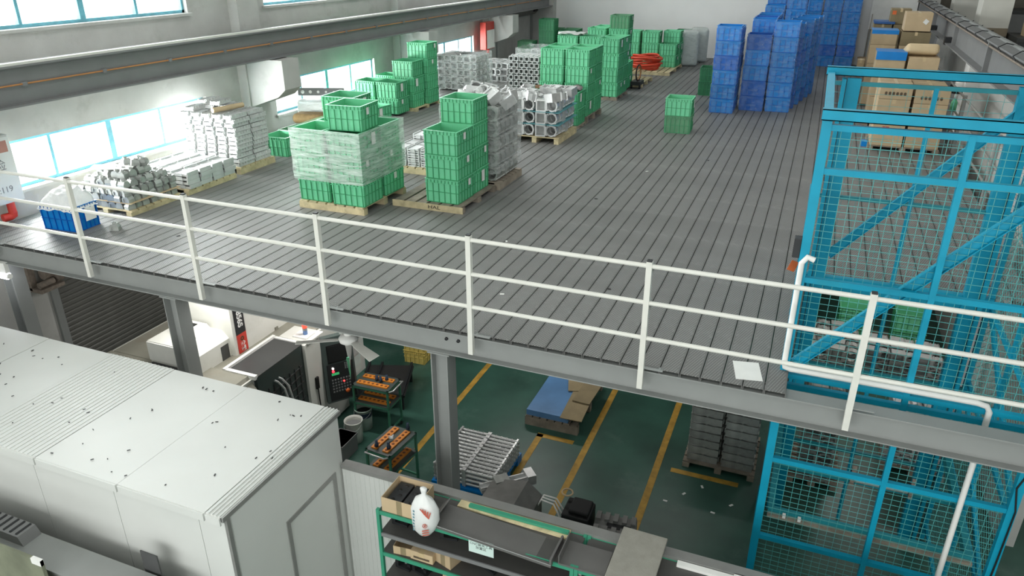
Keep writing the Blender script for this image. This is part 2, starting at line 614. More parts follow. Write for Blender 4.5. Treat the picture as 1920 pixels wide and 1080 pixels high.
mk('wall_panel', MB().box(-.05, 0, .05, .72, 0, ZT - .06).box(-.05, 0, 1.52, 1.64, 0, ZT - .06).box(-.05, 0, .72, 1.52, 1.96, ZT - .06).data('wall_panel', M['panel']), bt)
mk('corner_trim', MB().box(-.02, .012, -.012, .03, 0, ZT - .02).data('corner_trim', M['alu_trim']), bt, label='grey aluminium corner trim')
mk('roof_edge_trim', MB().box(-.02, .014, -.05, 1.73, ZT - .05, ZT - .002).data('roof_edge_trim', M['alu_trim']), bt, label='grey aluminium roof edge trim')
dr = mk('door', MB().box(-.045, -.005, .75, 1.49, .02, 1.93).data('door', M['panel']), bt)
mk('door_frame', MB().box(-.05, .012, .70, .75, 0, 1.98).box(-.05, .012, 1.49, 1.54, 0, 1.98).box(-.05, .012, .75, 1.49, 1.93, 1.98).data('door_frame', M['alu_trim']), bt, label='grey aluminium door frame')
# swarf and dirt specks lying on the roof
sp_ = MB()
rr = random.Random(3)
for _ in range(55):
    x, y = rr.uniform(-5, -.1), rr.uniform(.02, 1.65)
    sp_.cbox((x, y, ZT + .01), (rr.uniform(.01, .035), rr.uniform(.006, .014), .005), 0, (0, 0, rr.uniform(0, 3)))
mk('dirt_specks', sp_.data('dirt_specks', M['dark']), bt, kind='stuff')


# ------------------------------------------------------------------ pallets
pal_cache = {}


def pallet(x0, x1, y0, y1, label, h=.13, along='y', m='wood', n=7, group=None):
    w, d = x1 - x0, y1 - y0
    t = thing('wooden_pallet', label, 'pallet', ((x0 + x1) / 2, (y0 + y1) / 2, 0), 0, group)
    L_, S_ = (d, w) if along == 'y' else (w, d)
    R = 0 if along == 'y' else pi / 2
    key = (round(L_, 2), round(S_, 2), n, m, h)
    if key not in pal_cache:
        sw = S_ / n * .78
        pal_cache[key] = (MB().box(-sw / 2, sw / 2, -L_ / 2, L_ / 2, h - .022, h).data('slat', M[m]),
                          MB().box(-S_ / 2, S_ / 2, -.05, .05, .0, h - .023).data('bearer', M[m]))
    sd, bd = pal_cache[key]
    for i in range(n):
        p = -S_ / 2 + S_ * (i + .5) / n
        mk('slat', sd, t, (p, 0, 0) if along == 'y' else (0, p, 0), R)
    for q in (-L_ / 2 + .05, 0, L_ / 2 - .05):
        mk('bearer', bd, t, (0, q, 0) if along == 'y' else (q, 0, 0), R)
    return t


# ------------------------------------------------------------------ plastic crates
def crate_data(name, w, d, h, m, ribs=5, teeth=True):
    b = MB()
    t, tp = .012, .022
    xo, yo = w / 2, d / 2
    xb, yb = xo - tp, yo - tp

    def ring(x, y, z):
        return [(-x, -y, z), (x, -y, z), (x, y, z), (-x, y, z)]
    V = ring(xb, yb, 0) + ring(xo - .012, yo - .012, h - .045) + ring(xo - .012 - t, yo - .012 - t, h) + ring(xb - t, yb - t, .02)
    # outer skin, inner skin, floor
    b.add(ring(xb, yb, 0) + ring(xo - .014, yo - .014, h), [(0, 3, 2, 1)] + [(i, (i + 1) % 4, (i + 1) % 4 + 4, i + 4) for i in range(4)])
    b.add(ring(xb - t, yb - t, .02) + ring(xo - .014 - t, yo - .014 - t, h), [(0, 1, 2, 3)] + [((i + 1) % 4, i, i + 4, (i + 1) % 4 + 4) for i in range(4)])
    A, B = ring(xo - .014, yo - .014, h), ring(xo - .014 - t, yo - .014 - t, h)
    b.add(A + B, [(i, (i + 1) % 4, (i + 1) % 4 + 4, i + 4) for i in range(4)])
    # rim ledges
    for z0, z1, e in ((h - .008, h, 0), (h - .062, h - .054, .003)):
        b.box(-xo + e, xo - e, -yo + e, -yo + .016, z0, z1).box(-xo + e, xo - e, yo - .016, yo - e, z0, z1)
        b.box(-xo + e, -xo + .016, -yo + .016, yo - .016, z0, z1).box(xo - .016, xo - e, -yo + .016, yo - .016, z0, z1)
    # mid belt
    zc = h * .47
    e = .008
    b.box(-xo + e, xo - e, -yo + e, -yo + .03, zc - .004, zc + .004, 1).box(-xo + e, xo - e, yo - .03, yo - e, zc - .004, zc + .004, 1)
    b.box(-xo + e, -xo + .03, -yo + .03, yo - .03, zc - .004, zc + .004, 1).box(xo - .03, xo - e, -yo + .03, yo - .03, zc - .004, zc + .004, 1)
    # foot edge
    b.box(-xb - .004, xb + .004, -yb - .004, yb + .004, 0, .012, 1)
    # vertical ribs
    for i in range(ribs + 1):
        fr = -1 + 2 * (i + .15) / (ribs + .3)
        for s in (-1, 1):
            x = fr * (xo - .03)
            b.add([(x - .005, s * (yb - .003), .012), (x + .005, s * (yb - .003), .012), (x + .005, s * (yo - .014), h - .055), (x - .005, s * (yo - .014), h - .055),
                   (x - .005, s * (yb + .014), .012), (x + .005, s * (yb + .014), .012), (x + .005, s * (yo - .001), h - .055), (x - .005, s * (yo - .001), h - .055)],
                  [(4, 5, 6, 7), (0, 4, 7, 3), (1, 2, 6, 5), (0, 1, 5, 4)], 1)
            y = fr * (yo - .03)
            b.add([(s * (xb - .003), y - .005, .012), (s * (xb - .003), y + .005, .012), (s * (xo - .014), y + .005, h - .055), (s * (xo - .014), y - .005, h - .055),
                   (s * (xb + .014), y - .005, .012), (s * (xb + .014), y + .005, .012), (s * (xo - .001), y + .005, h - .055), (s * (xo - .001), y - .005, h - .055)],
                  [(4, 5, 6, 7), (0, 4, 7, 3), (1, 2, 6, 5), (0, 1, 5, 4)], 1)
    if teeth:
        for i in range(9):
            fr = -1 + 2 * (i + .5) / 9
            for s in (-1, 1):
                x = fr * (xo - .02)
                b.box(x - .004, x + .004, min(s * (yo - .016), s * (yo - .002)), max(s * (yo - .016), s * (yo - .002)), h - .054, h - .008, 1)
                y = fr * (yo - .02)
                b.box(min(s * (xo - .016), s * (xo - .002)), max(s * (xo - .016), s * (xo - .002)), y - .004, y + .004, h - .054, h - .008, 1)
    return b.data(name, [M[m], M['green_dark'] if 'green' in m else M['blue_deep']])


CH = .365
GC = crate_data('green_crate', .575, .575, CH, 'green_crate')
GO = crate_data('old_green_crate', .575, .575, CH, 'old_green')
GD = crate_data('deep_green_crate', .575, .575, CH, 'deep_green')
tag_d = MB().box(-.05, .05, -.003, 0, -.13, .05).data('paper_tag', M['paper'])
tag_s = MB().box(-.035, .035, -.003, 0, -.05, .05).data('paper_tag', M['paper'])
rc = random.Random(11)


def stack(x, y, n, where, base=.0, rot=0, data=None, group='green plastic crates on the platform', kinds=None, tags=1, adj='green', jit=.012):
    for i in range(n):
        lay = ('single crate' if n == 1 else '%s crate' % (ORD[i] if i < n - 1 else 'top'))
        d = (kinds[i] if kinds else None) or data or GC
        o = thing('plastic_crate', None, 'crate', (x + rc.uniform(-jit, jit), y + rc.uniform(-jit, jit), base + i * (CH + .001)), rot + rc.uniform(-.02, .02), group)
        col = 'grimy green' if d is GO else 'dark green' if d is GD else adj
        o['label'] = '%s crate, %s %s' % (col, lay.replace('single crate', 'single one') if n == 1 else lay.replace(' crate', ' one'), where)
        mk('crate_body', d, o)
        if tags and rc.random() < .75:
            mk('paper_tag', tag_d if rc.random() < .5 else tag_s, o, (.292, rc.uniform(-.15, .15), CH - .09), (0, 0, pi / 2), label='white paper tag')


# wrapped pallet nearest the railing
pallet(-7.13, -5.97, 2.8, 4.06, 'wooden pallet under the film-wrapped green crates near the railing', .12)
stack(-6.845, 3.11, 3, 'in the front left column of the film-wrapped pallet load', .122, -.03)
stack(-6.245, 3.10, 3, 'in the front right column of the film-wrapped pallet load', .122)
stack(-6.84, 3.73, 3, 'in the rear left column of the film-wrapped pallet load', .122)
stack(-6.245, 3.72, 3, 'in the rear right column of the film-wrapped pallet load', .122)
stack(-6.27, 3.2, 1, 'open on top of the film-wrapped load, nearer the railing', .122 + 3 * CH + .004, .1)
stack(-6.75, 3.75, 1, 'open on top of the film-wrapped load, behind the other', .122 + 3 * CH + .004, .06)
# HAL pallet
p2 = pallet(-5.83, -4.65, 3.42, 4.72, 'wooden pallet with HAL lettered on its front board, half covered by crates', .10, m='wood_dark', n=6)
mk('front_board', MB().box(-.6, .6, -.664, -.651, 0, .1).data('front_board', M['wood']), p2, label='pale front board lettered HAL')
text_mesh('lettering', 'HAL', .075, M['black'], p2, (.12, -.666, .052), (pi / 2, 0, 0), sx=1.5)
stack(-5.02, 3.79, 3, 'in the front column on the HAL pallet', .102)
stack(-5.03, 4.39, 4, 'in the rear column on the HAL pallet', .102)
# group by the second window
stack(-9.43, 8.78, 1, 'standing alone in front of the crates below the second window', 0, -.18)
stack(-10.05, 9.66, 2, 'in the left column below the second window', .05, kinds=[GC, GC], adj='pale')
stack(-9.44, 9.66, 2, 'in the column left of the tall tower below the second window', .05, adj='pale')
pallet(-9.7, -9.05, 10.08, 11.33, 'wooden pallet under the crate tower beside the second pilaster', .08, n=4)
stack(-9.4, 10.38, 3, 'in the shorter column of the tower beside the second pilaster', .08)
stack(-10.05, 10.6, 2, 'in the low column behind the second window crates', .05)
stack(-9.33, 11.02, 4, 'in the taller column of the tower beside the second pilaster', .08)
# block behind the open aluminium pallet
pallet(-5.98, -4.78, 9.72, 10.33, 'wooden pallet under the low green crates behind the bare housings', .05, m='wood_dark')
stack(-5.7, 10.02, 2, 'in the left low column behind the bare housings', .052)
stack(-5.1, 10.02, 2, 'in the right low column behind the bare housings', .052)
stack(-5.68, 10.65, 4, 'in the left front column of the square block of crates', .14)
stack(-5.08, 10.65, 4, 'in the right front column of the square block of crates', .14)
stack(-5.68, 11.26, 4, 'in the left rear column of the square block of crates', .14)
stack(-5.08, 11.26, 4, 'in the right rear column of the square block of crates', .14)
pallet(-6.0, -4.78, 10.36, 11.56, 'wooden pallet under the square block of crates', .14, m='wood_dark')
# tall tower block
pallet(-6.68, -4.86, 13.34, 14.5, 'wooden pallet under the tower of crates with the striped cloth', .09, m='wood_dark', n=9)
stack(-5.16, 13.62, 4, 'in the right front column of the far tower', .09)
stack(-5.78, 13.95, 4, 'in the middle column of the far tower', .09)
stack(-6.38, 13.95, 4, 'in the left column of the far tower', .09)
stack(-5.16, 14.24, 4, 'in the right rear column of the far tower', .09)
pallet(-6.45, -4.7, 15.65, 17.0, 'wooden pallet under the highest crate stack before the back wall', .12, n=9)
stack(-5.5, 15.95, 5, 'in the highest stack, standing before the white back wall', .12, data=None, kinds=[GC, GC, GC, GC, GO])
stack(-6.15, 16.0, 4, 'in the column left of the highest stack', .12)
stack(-6.1, 16.62, 4, 'in the rear column left of the highest stack', .12)
stack(-5.28, 15.3, 2, 'in the low column beside the hose trolley', .05)
# three columns by the red hose
pallet(-6.2, -4.4, 18.15, 20.3, 'wooden pallet carrying the red hose coil and three crate columns', .1, n=9)
stack(-6.0, 19.7, 3, 'in the left column behind the red hose', .1)
stack(-5.36, 19.7, 3, 'in the middle column behind the red hose', .1)
stack(-4.74, 19.62, 2, 'in the right column behind the red hose', .1)
stack(-4.72, 20.1, 3, 'in the rear column behind the red hose', .1)
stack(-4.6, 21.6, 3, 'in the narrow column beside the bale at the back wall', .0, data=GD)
# lone pairs
stack(-2.7, 10.36, 2, 'of the pair standing alone in the middle of the deck', 0, .03, kinds=[GO, GC])
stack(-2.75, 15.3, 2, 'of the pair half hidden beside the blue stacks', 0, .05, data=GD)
# dim corner
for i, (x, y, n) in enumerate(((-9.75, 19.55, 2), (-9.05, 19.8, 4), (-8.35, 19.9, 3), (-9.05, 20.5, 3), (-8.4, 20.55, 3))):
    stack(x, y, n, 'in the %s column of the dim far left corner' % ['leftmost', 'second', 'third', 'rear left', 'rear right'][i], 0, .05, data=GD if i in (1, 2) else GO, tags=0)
# single crate between the tall casting stack and the wrapped load
stack(-9.5, 5.5, 1, 'on the deck right of the tall stack of bar castings', .0, 0)
stack(-9.55, 6.1, 1, 'behind the crate right of the tall stack of bar castings', .0, 0, data=GO)

# ------------------------------------------------------------------ blue crates
BC = crate_data('blue_crate', .58, .56, .335, 'blue_crate', ribs=4, teeth=False)
BD = crate_data('deep_blue_crate', .58, .56, .335, 'blue_deep', ribs=4, teeth=False)
wrapm = film('crate_film', 'dcefff', .0, .2, 7, .06, (1, 1, 1.6), 1.0)


bfilm = MB()
bfilm.add([(-.296, -.286, .01), (.296, -.286, .01), (.296, .286, .01), (-.296, .286, .01), (-.298, -.288, .33), (.298, -.288, .33), (.298, .288, .33), (-.298, .288, .33)],
          [(0, 1, 5, 4), (1, 2, 6, 5), (2, 3, 7, 6), (3, 0, 4, 7)])
bfilm = bfilm.data('film_wrap', wrapm)


def blue_stack(x, y, n, where, hz=1.0, d=None):
    dz = .336 * hz
    for i in range(n):
        lay = ORD[i] if i < n - 1 else 'top'
        dd = d if d else (BD if rc.random() < .25 else BC)
        o = thing('plastic_crate', '%s film-wrapped crate, %s one %s' % ('deep blue' if dd is BD else 'blue', lay, where), 'crate', (x + rc.uniform(-.01, .01), y, i * dz), rc.uniform(-.015, .015), 'blue plastic crates stacked on the platform')
        mk('crate_body', dd, o, scale=(1, 1, hz * .998))
        mk('film_wrap', bfilm, o, scale=(1, 1, hz * .998), label='glinting clear film')


blue_stack(-2.11, 12.98, 6, 'of the front left blue stack')
blue_stack(-2.13, 13.65, 6, 'of the blue stack behind the front left one', .97)
blue_stack(-1.46, 13.55, 5, 'of the front middle blue stack', 1.07)
blue_stack(-.86, 13.62, 6, 'of the front right blue stack', 1.04)
for r, (y, na, nb) in enumerate(((14.22, 5, 6), (14.82, 6, 5), (15.42, 6, 6), (16.02, 6, 6), (16.62, 6, 6))):
    blue_stack(-1.48, y, na, 'of the %s blue stack back in the left row' % ORD[r + 1], 1.02)
    blue_stack(-.87 + .09 * (r + 1), y, nb, 'of the %s blue stack back in the right row' % ORD[r + 1], 1.0)
for i, (x, y, n, hz) in enumerate(((-1.55, 19.3, 6, 1.05), (-.95, 19.3, 7, 1.0), (-1.55, 20.0, 7, 1.05), (-.95, 20.0, 7, 1.05), (.08, 22.55, 7, 1.05), (.68, 22.55, 7, 1.05), (-.55, 22.55, 7, 1.05))):
    blue_stack(x, y, n, 'of the %s blue stack near the back wall' % ['nearer left', 'nearer right', 'third', 'fourth', 'middle wall-side', 'rightmost wall-side', 'left wall-side'][i], hz)

# ------------------------------------------------------------------ film over the wrapped pallet load
wf = film('stretch_film_milky', 'f2f8f4', .15, .68, 5, .3, (.6, .6, 5), .7)
b = MB()
N_ = 40
per = []
hwx, hwy, rad = .605, .63, .04
cx_, cy_ = -6.545, 3.415
zs = [.46, .6, .75, .9, 1.05, 1.235]
V_, F_ = [], []
loop = [(-hwx, -hwy), (0, -hwy - .004), (hwx, -hwy), (hwx + .004, 0), (hwx, hwy), (0, hwy + .004), (-hwx, hwy), (-hwx - .004, 0)]
for k, z in enumerate(zs):
    s = 1.0 + (.012 if k % 2 else 0)
    for (px_, py_) in loop:
        V_.append((px_ * s, py_ * s, z + (.03 * sin(px_ * 5 + k) if k == 0 else 0)))
for k in range(len(zs) - 1):
    for j in range(8):
        F_.append((k * 8 + j, k * 8 + (j + 1) % 8, (k + 1) * 8 + (j + 1) % 8, (k + 1) * 8 + j))
b.add(V_, F_)
mk('stretch_film', b.data('stretch_film', wf), None, (cx_, cy_, 0), 0, 'milky stretch film wound round the crates on the pallet nearest the railing', 'film')

# ------------------------------------------------------------------ aluminium castings
def bar_casting():
    b = MB()
    b.prism([(-.092, 0), (.092, 0), (.078, .05), (.078, .068), (.064, .068), (.064, .055), (-.064, .055), (-.064, .068), (-.078, .068), (-.078, .05)], 'y', -.205, .205)
    for i in range(6):
        y = -.18 + i * .072
        b.box(.08, .095, y - .012, y + .012, .03, .07)
    return b


def housing_casting(w=.46, h=.22, d=.16):
    """a frame half with a square window beside a round flanged bore"""
    b = MB()
    t = .028
    x0 = -w / 2
    # square frame
    for (a, c, e, f) in ((x0, x0 + .22, 0, t), (x0, x0 + .22, h - t, h)):
        b.box(a, c, -d / 2, d / 2, e, f)
    b.box(x0, x0 + t, -d / 2, d / 2, t, h - t).box(x0 + .22 - t, x0 + .22, -d / 2, d / 2, t, h - t)
    b.box(x0 + t, x0 + .22 - t, d / 2 - .03, d / 2 - .02, t, h - t)
    # round ring
    cx = x0 + .22 + (w - .22) / 2
    R1, R2, n = min(h, w - .22) / 2, min(h, w - .22) / 2 - .03, 12
    V, F = [], []
    for y in (-d / 2 + .02, d / 2 - .02):
        for r in (R1, R2):
            for j in range(n):
                a = 2 * pi * j / n
                V.append((cx + r * cos(a), y, h / 2 + r * sin(a)))
    for j in range(n):
        k = (j + 1) % n
        F += [(j, k, n + k, n + j), (2 * n + j, 3 * n + j, 3 * n + k, 2 * n + k), (j, 2 * n + j, 2 * n + k, k), (n + j, n + k, 3 * n + k, 3 * n + j)]
    b.add(V, F)
    for a in (.8, 2.3, 3.9, 5.5):
        b.cbox((cx + R1 * cos(a), 0, h / 2 + R1 * sin(a) * .95), (.035, d, .035), 0, (0, -a, 0))
    b.box(x0 + .2, x0 + .25, -d / 2 - .015, -d / 2 + .02, .03, h - .03)
    return b


def plate_casting(w, d, h):
    b = MB()
    b.box(-w / 2, w / 2, -d / 2, d / 2, 0, h * .55)
    b.box(-w / 2, -w / 2 + .02, -d / 2, d / 2, h * .55, h * .95).box(w / 2 - .02, w / 2, -d / 2, d / 2, h * .55, h * .95)
    b.box(-w / 2 - .018, -w / 2, -d * .3, d * .3, h * .2, h * .6)
    b.box(-w * .2, w * .2, -d / 2 - .012, -d / 2, 0, h * .8)
    return b


def block_casting(s):
    b = MB()
    b.prism([(-s, 0), (s, 0), (s, .05), (s * .55, .095), (-s * .6, .095), (-s, .06)], 'y', -s * .9, s * .9)
    b.lathe([(.03, 0), (.03, .03), (.018, .03), (.018, .01)], 8, (0, 0, .09))
    b.box(-s * .8, -s * .4, -s * 1.1, -s * .9, .01, .06)
    return b


def tube_casting():
    b = MB()
    o, i, L = .065, .042, .4
    P = [(-o, -o), (o, -o), (o, o), (-o, o)]
    Q = [(-i, -i), (i, -i), (i, i), (-i, i)]
    V = [(p[0], y, p[1] + o) for y in (-L, L) for p in P + Q]
    F = []
    for k in range(4):
        n = (k + 1) % 4
        F += [(k, n, 8 + n, 8 + k), (4 + k, 12 + k, 12 + n, 4 + n), (k, 4 + k, 4 + n, n), (8 + k, 8 + n, 12 + n, 12 + k)]
    b.add(V, F)
    b.box(.0, .03, -L, -L + .05, 2 * o, 2 * o + .04).box(-.05, -.02, -L + .2, -L + .26, 2 * o, 2 * o + .03)
    return b


def piece(name, data, loc, rz, label, group, rx=0, ry=0):
    return mk(name, data, None, loc, (rx, ry, rz), label, 'casting', group)


ra = random.Random(5)
LAY = ['bottom', 'second', 'third', 'fourth', 'fifth', 'sixth', 'seventh', 'eighth', 'ninth', 'tenth', 'eleventh', 'twelfth', 'thirteenth']
COLW = ['leftmost', 'second', 'third', 'fourth', 'fifth', 'sixth', 'seventh', 'eighth']
ROWW = ['front', 'second', 'third', 'fourth', 'fifth', 'sixth', 'seventh', 'eighth', 'ninth', 'tenth', 'eleventh', 'twelfth']


def at_(L, i, j):
    """where a piece sits in its stack: layer from below, column from the left, row from the railing"""
    return '%s layer, %s column, %s row' % (LAY[L], COLW[i], ROWW[j])


# --- tall stack of bar castings by the left wall
pallet(-10.42, -9.2, 3.92, 4.86, 'wooden pallet under the tall stack of bar castings by the left wall', .12, 'x')
bd = bar_casting().data('bar_casting', M['alu_white'])
bd2 = bar_casting().data('bar_casting', M['alu'])
for L in range(12):
    ox, oy = ra.uniform(-.025, .025), ra.uniform(-.02, .02)
    for i in range(5):
        for j in range(2):
            piece('bar_casting', bd if j == 0 else bd2, (-10.3 + i * .238 + ox + (.04 if L % 3 == 1 else 0), 4.16 + j * .44 + oy, .122 + L * .076), ra.uniform(-.02, .02),
                  'bar casting, %s of the tall stack by the wall' % at_(L, i, j), 'bar castings in the tall stack by the left wall')
for (x, y, z, rz) in ((-10.25, 4.2, 0, .1), (-10.05, 4.5, 0, .05), (-9.8, 4.55, 0, -.04), (-9.9, 4.45, .08, .2), (-10.2, 4.5, .08, .05)):
    piece('bar_casting', bd2, (x, y, .122 + 12 * .076 + z), rz, 'loose aluminium bar casting lying on top of the tall stack by the left wall', 'loose bar castings on top of the tall stack')
mk('cardboard_roll', MB().tube([(-.03, -.32, .045), (.03, .32, .045)], .045, 12).data('cardboard_roll', M['card']), None, (-9.62, 4.3, .122 + 12 * .076), (0, 0, -.1), 'beige cardboard tube lying on top of the tall stack of bar castings', 'tube')
# --- low stack of flat castings before it
pallet(-10.35, -9.15, 2.62, 3.75, 'low wooden pallet under the flat lipped castings', .09, 'x')
pd = plate_casting(.34, .25, .07).data('flat_casting', M['alu_white'])
for i in range(3):
    for j in range(4):
        for L in range(4):
            piece('flat_casting', pd, (-10.12 + i * .4 + ra.uniform(-.015, .015), 2.78 + j * .278 + ra.uniform(-.01, .01), .092 + L * .068), ra.uniform(-.06, .06),
                  'flat casting, %s of the low stack by the wall' % at_(L, i, j), 'flat castings in the low stack by the left wall')
# --- messy pile of dark block castings
pallet(-10.2, -9.16, 1.48, 2.5, 'wooden pallet under the messy pile of block castings', .08, 'x')
kd = block_casting(.062).data('block_casting', M['alu_dull'])
for L in range(5):
    n = 7 if L < 3 else 6 if L == 3 else 4
    for i in range(n):
        for j in range(n):
            o_ = (7 - n) * .07
            piece('block_casting', kd, (-10.12 + i * .142 + ra.uniform(-.012, .012) + o_, 1.56 + j * .142 + ra.uniform(-.012, .012) + o_, .082 + L * .1 + (.007 if L else 0)), ra.choice((0, pi / 2, pi, -pi / 2)) + ra.uniform(-.3, .3),
                  'dull block casting, %s of the messy pile' % at_(L, i, j), 'block castings in the messy pile')
for L in (1,):
    mk('separator_board', MB().box(-.52, .52, -.5, .5, 0, .006).data('separator_board', M['card']), None, (-9.68, 1.99, .081 + L * .1), (0, 0, .02), 'cardboard sheet between the lower layers of block castings', 'cardboard')
mk('white_board', MB().box(-.3, .3, -.14, .14, 0, .012).data('white_board', M['paper']), None, (-9.78, 1.85, .595), (0, .04, .55), 'white board lying on top of the messy casting pile', 'board')
for k in range(4):
    piece('block_casting', kd, (-9.75 + ra.uniform(0, .4), 2.05 + ra.uniform(0, .2), .082 + 5 * .1 + .01), ra.uniform(0, 6), 'loose block casting on top of the messy pile by the railing', 'loose block castings on top of the messy pile', ra.uniform(-.3, .3), ra.uniform(-.3, .3))
# single block on the deck
piece('block_casting', kd, (-8.92, .97, 0), .5, 'single block casting lying alone on the deck beside the blue bin', None)
# --- thin plates on the pallet behind the wrapped load
pallet(-6.83, -5.75, 5.1, 6.2, 'pale wooden pallet under the white plate castings', .12, 'y')
td = plate_casting(.235, .31, .045).data('plate_casting', M['alu_white'])
for i in range(4):
    for j in range(3):
        for L in range(8 + (2 if j == 2 else 0)):
            piece('plate_casting', td, (-6.68 + i * .262 + ra.uniform(-.006, .006), 5.3 + j * .35 + ra.uniform(-.01, .01), .122 + L * .041), ra.uniform(-.03, .03),
                  'plate casting, %s between the crate pallets' % at_(L, i, j), 'plate castings between the crate pallets')
# --- film-wrapped housings behind the HAL pallet
pallet(-5.62, -4.6, 4.75, 5.75, 'wooden pallet under the film-wrapped column of castings', .13, 'x', 'wood_dark')
hd = housing_casting(.46, .24, .17).data('housing_casting', M['alu'])
hg = housing_casting(.46, .24, .17).data('housing_casting', M['alu_dull'])
for L in range(5):
    for i in range(2):
        for j in range(5):
            piece('housing_casting', hg, (-5.36 + i * .48, 4.86 + j * .19, .132 + L * .243), ra.uniform(-.05, .05),
                  'dull housing, %s of the film-wrapped column' % at_(L, i, j), 'castings inside the film-wrapped column')
for k in range(16):
    piece('housing_casting', hd, (-5.5 + ra.uniform(.1, .75), 4.85 + ra.uniform(0, .75), .132 + 5 * .243 + .005 + (k % 2) * .06), ra.uniform(0, 6), 'loose housing casting on top of the film-wrapped column', 'loose castings on top of the film-wrapped column', ra.uniform(-.6, .6) + 1.2, ra.uniform(-.4, .4))
cf = film('stretch_film_clear', 'dfe4e2', .16, .5, 6, .1, (1, 1, 1.6), 1.0)


def film_wrap(x0, x1, y0, y1, z0, z1, label, m, seed, nx=7, nz=9, amp=.02):
    r = random.Random(seed)
    b = MB()
    hx_, hy_ = (x1 - x0) / 2, (y1 - y0) / 2
    loop = []
    for s in range(4):
        a, c = [(-hx_, -hy_), (hx_, -hy_), (hx_, hy_), (-hx_, hy_)][s], [(hx_, -hy_), (hx_, hy_), (-hx_, hy_), (-hx_, -hy_)][s]
        for k in range(nx):
            t = k / nx
            loop.append((a[0] + (c[0] - a[0]) * t, a[1] + (c[1] - a[1]) * t))
    n = len(loop)
    V, F = [], []
    for iz in range(nz + 1):
        z = z0 + (z1 - z0) * iz / nz
        for (x, y) in loop:
            s = 1 + r.uniform(0, amp * 2)
            V.append((x * s, y * s, z + r.uniform(-.02, .02)))
    for iz in range(nz):
        for j in range(n):
            F.append((iz * n + j, iz * n + (j + 1) % n, (iz + 1) * n + (j + 1) % n, (iz + 1) * n + j))
    b.add(V, F)
    return mk('stretch_film', b.data('stretch_film', m), None, ((x0 + x1) / 2, (y0 + y1) / 2, 0), 0, label, 'film')


film_wrap(-5.64, -4.62, 4.74, 5.74, .28, 1.36, 'clear stretch film wound round the column of castings behind the HAL pallet', cf, 1)
# --- open pallet of bright housings with blue-green separators
pallet(-5.78, -4.72, 8.12, 9.35, 'wooden pallet under the three tiers of bare bright housings', .13, 'x')
for L in range(3):
    for i in range(2):
        for j in range(6):
            piece('housing_casting', hd, (-5.5 + i * .5 + ra.uniform(-.01, .01), 8.22 + j * .2, .136 + L * .252), ra.uniform(-.05, .05) + (pi if (i + j + L) % 5 == 4 else 0),
                  'bright housing, %s of the bare pallet load' % at_(L, i, j), 'bright housings in the %s tier of the open pallet' % ('bottom', 'middle', 'top')[L])
    if L < 2:
        mk('separator_board', MB().box(-.53, .53, -.62, .62, 0, .008).data('separator_board', M['separator']), None, (-5.25, 8.74, .136 + (L + 1) * .252 - .0105), 0, 'blue-green separator board under the %s tier of bright housings' % ('middle', 'top')[L], 'board')
for k in range(6):
    piece('housing_casting', hd, (-5.6 + k % 3 * .33, 8.35 + k // 3 * .6, .136 + 3 * .252 + .01), ra.uniform(0, 6), 'loose bright housing lying on the top tier of the open pallet load', 'loose housings on the open pallet load', 1.4)
# --- square tube castings further back
ud = tube_casting().data('tube_casting', M['alu_white'])
for L in range(6):
    for i in range(6):
        piece('tube_casting', ud, (-7.93 + i * .15, 13.9, .02 + L * .166), ra.uniform(-.02, .02), 'square tube casting, %s layer, %s column of the far stack' % (LAY[L], COLW[i]), 'square tube castings in the far stack')
# --- wrapped tiers and low heaps between the second pilaster and the shutter
hs = housing_casting(.4, .18, .17).data('small_housing_casting', M['alu_white'])
for L in range(5):
    for i in range(3):
        for j in range(4):
            if i == 1 and 0 < j < 3:
                continue
            piece('housing_casting', hs, (-9.85 + i * .4, 13.3 + j * .25, .02 + L * .19), ra.uniform(-.05, .05) + (pi / 2 if j == 9 else 0), 'bright casting, %s of the third window tiers' % at_(L, i, j), 'castings in the wrapped tiers under the third window')
film_wrap(-10.08, -8.83, 13.15, 14.25, .05, 1.0, 'clear film round the tiers of castings under the third window', cf, 2)
for i in range(4):
    for j in range(4):
        for L in range(3):
            piece('housing_casting', hs, (-9.75 + i * .34 + ra.uniform(-.03, .03), 15.2 + j * .28, .0 + L * .185), ra.uniform(-.3, .3), 'bright casting, %s of the hydrant box heap' % at_(L, i, j), 'castings in the low heap before the hydrant box')
for i in range(4):
    for j in range(4):
        for L in range(4):
            if L == 3 and (i in (0, 3) or j in (0, 3)):
                continue
            piece('housing_casting', hs, (-8.9 + i * .36 + ra.uniform(-.03, .03), 17.0 + j * .28, .0 + L * .185), ra.uniform(-.3, .3), 'bright casting, %s of the shutter heap' % at_(L, i, j), 'castings in the film-covered heap before the shutter')
film_wrap(-9.1, -7.65, 16.85, 18.1, .05, .8, 'clear film draped over the heap of castings before the roller shutter', cf, 3)
# ribbed dark castings on the deck
cg = plate_casting(.14, .55, .06).data('ribbed_casting', mat('dark_bronze_casting', '5c504c', .6, .3, .2))
for k in range(7):
    piece('ribbed_casting', cg, (-10.0 + k * .1, 8.9, .02), 0.0, 'dark brown casting, %s of the row beside the lone green crate' % COLW[k], 'dark brown castings in a row on the deck', 0, .35)
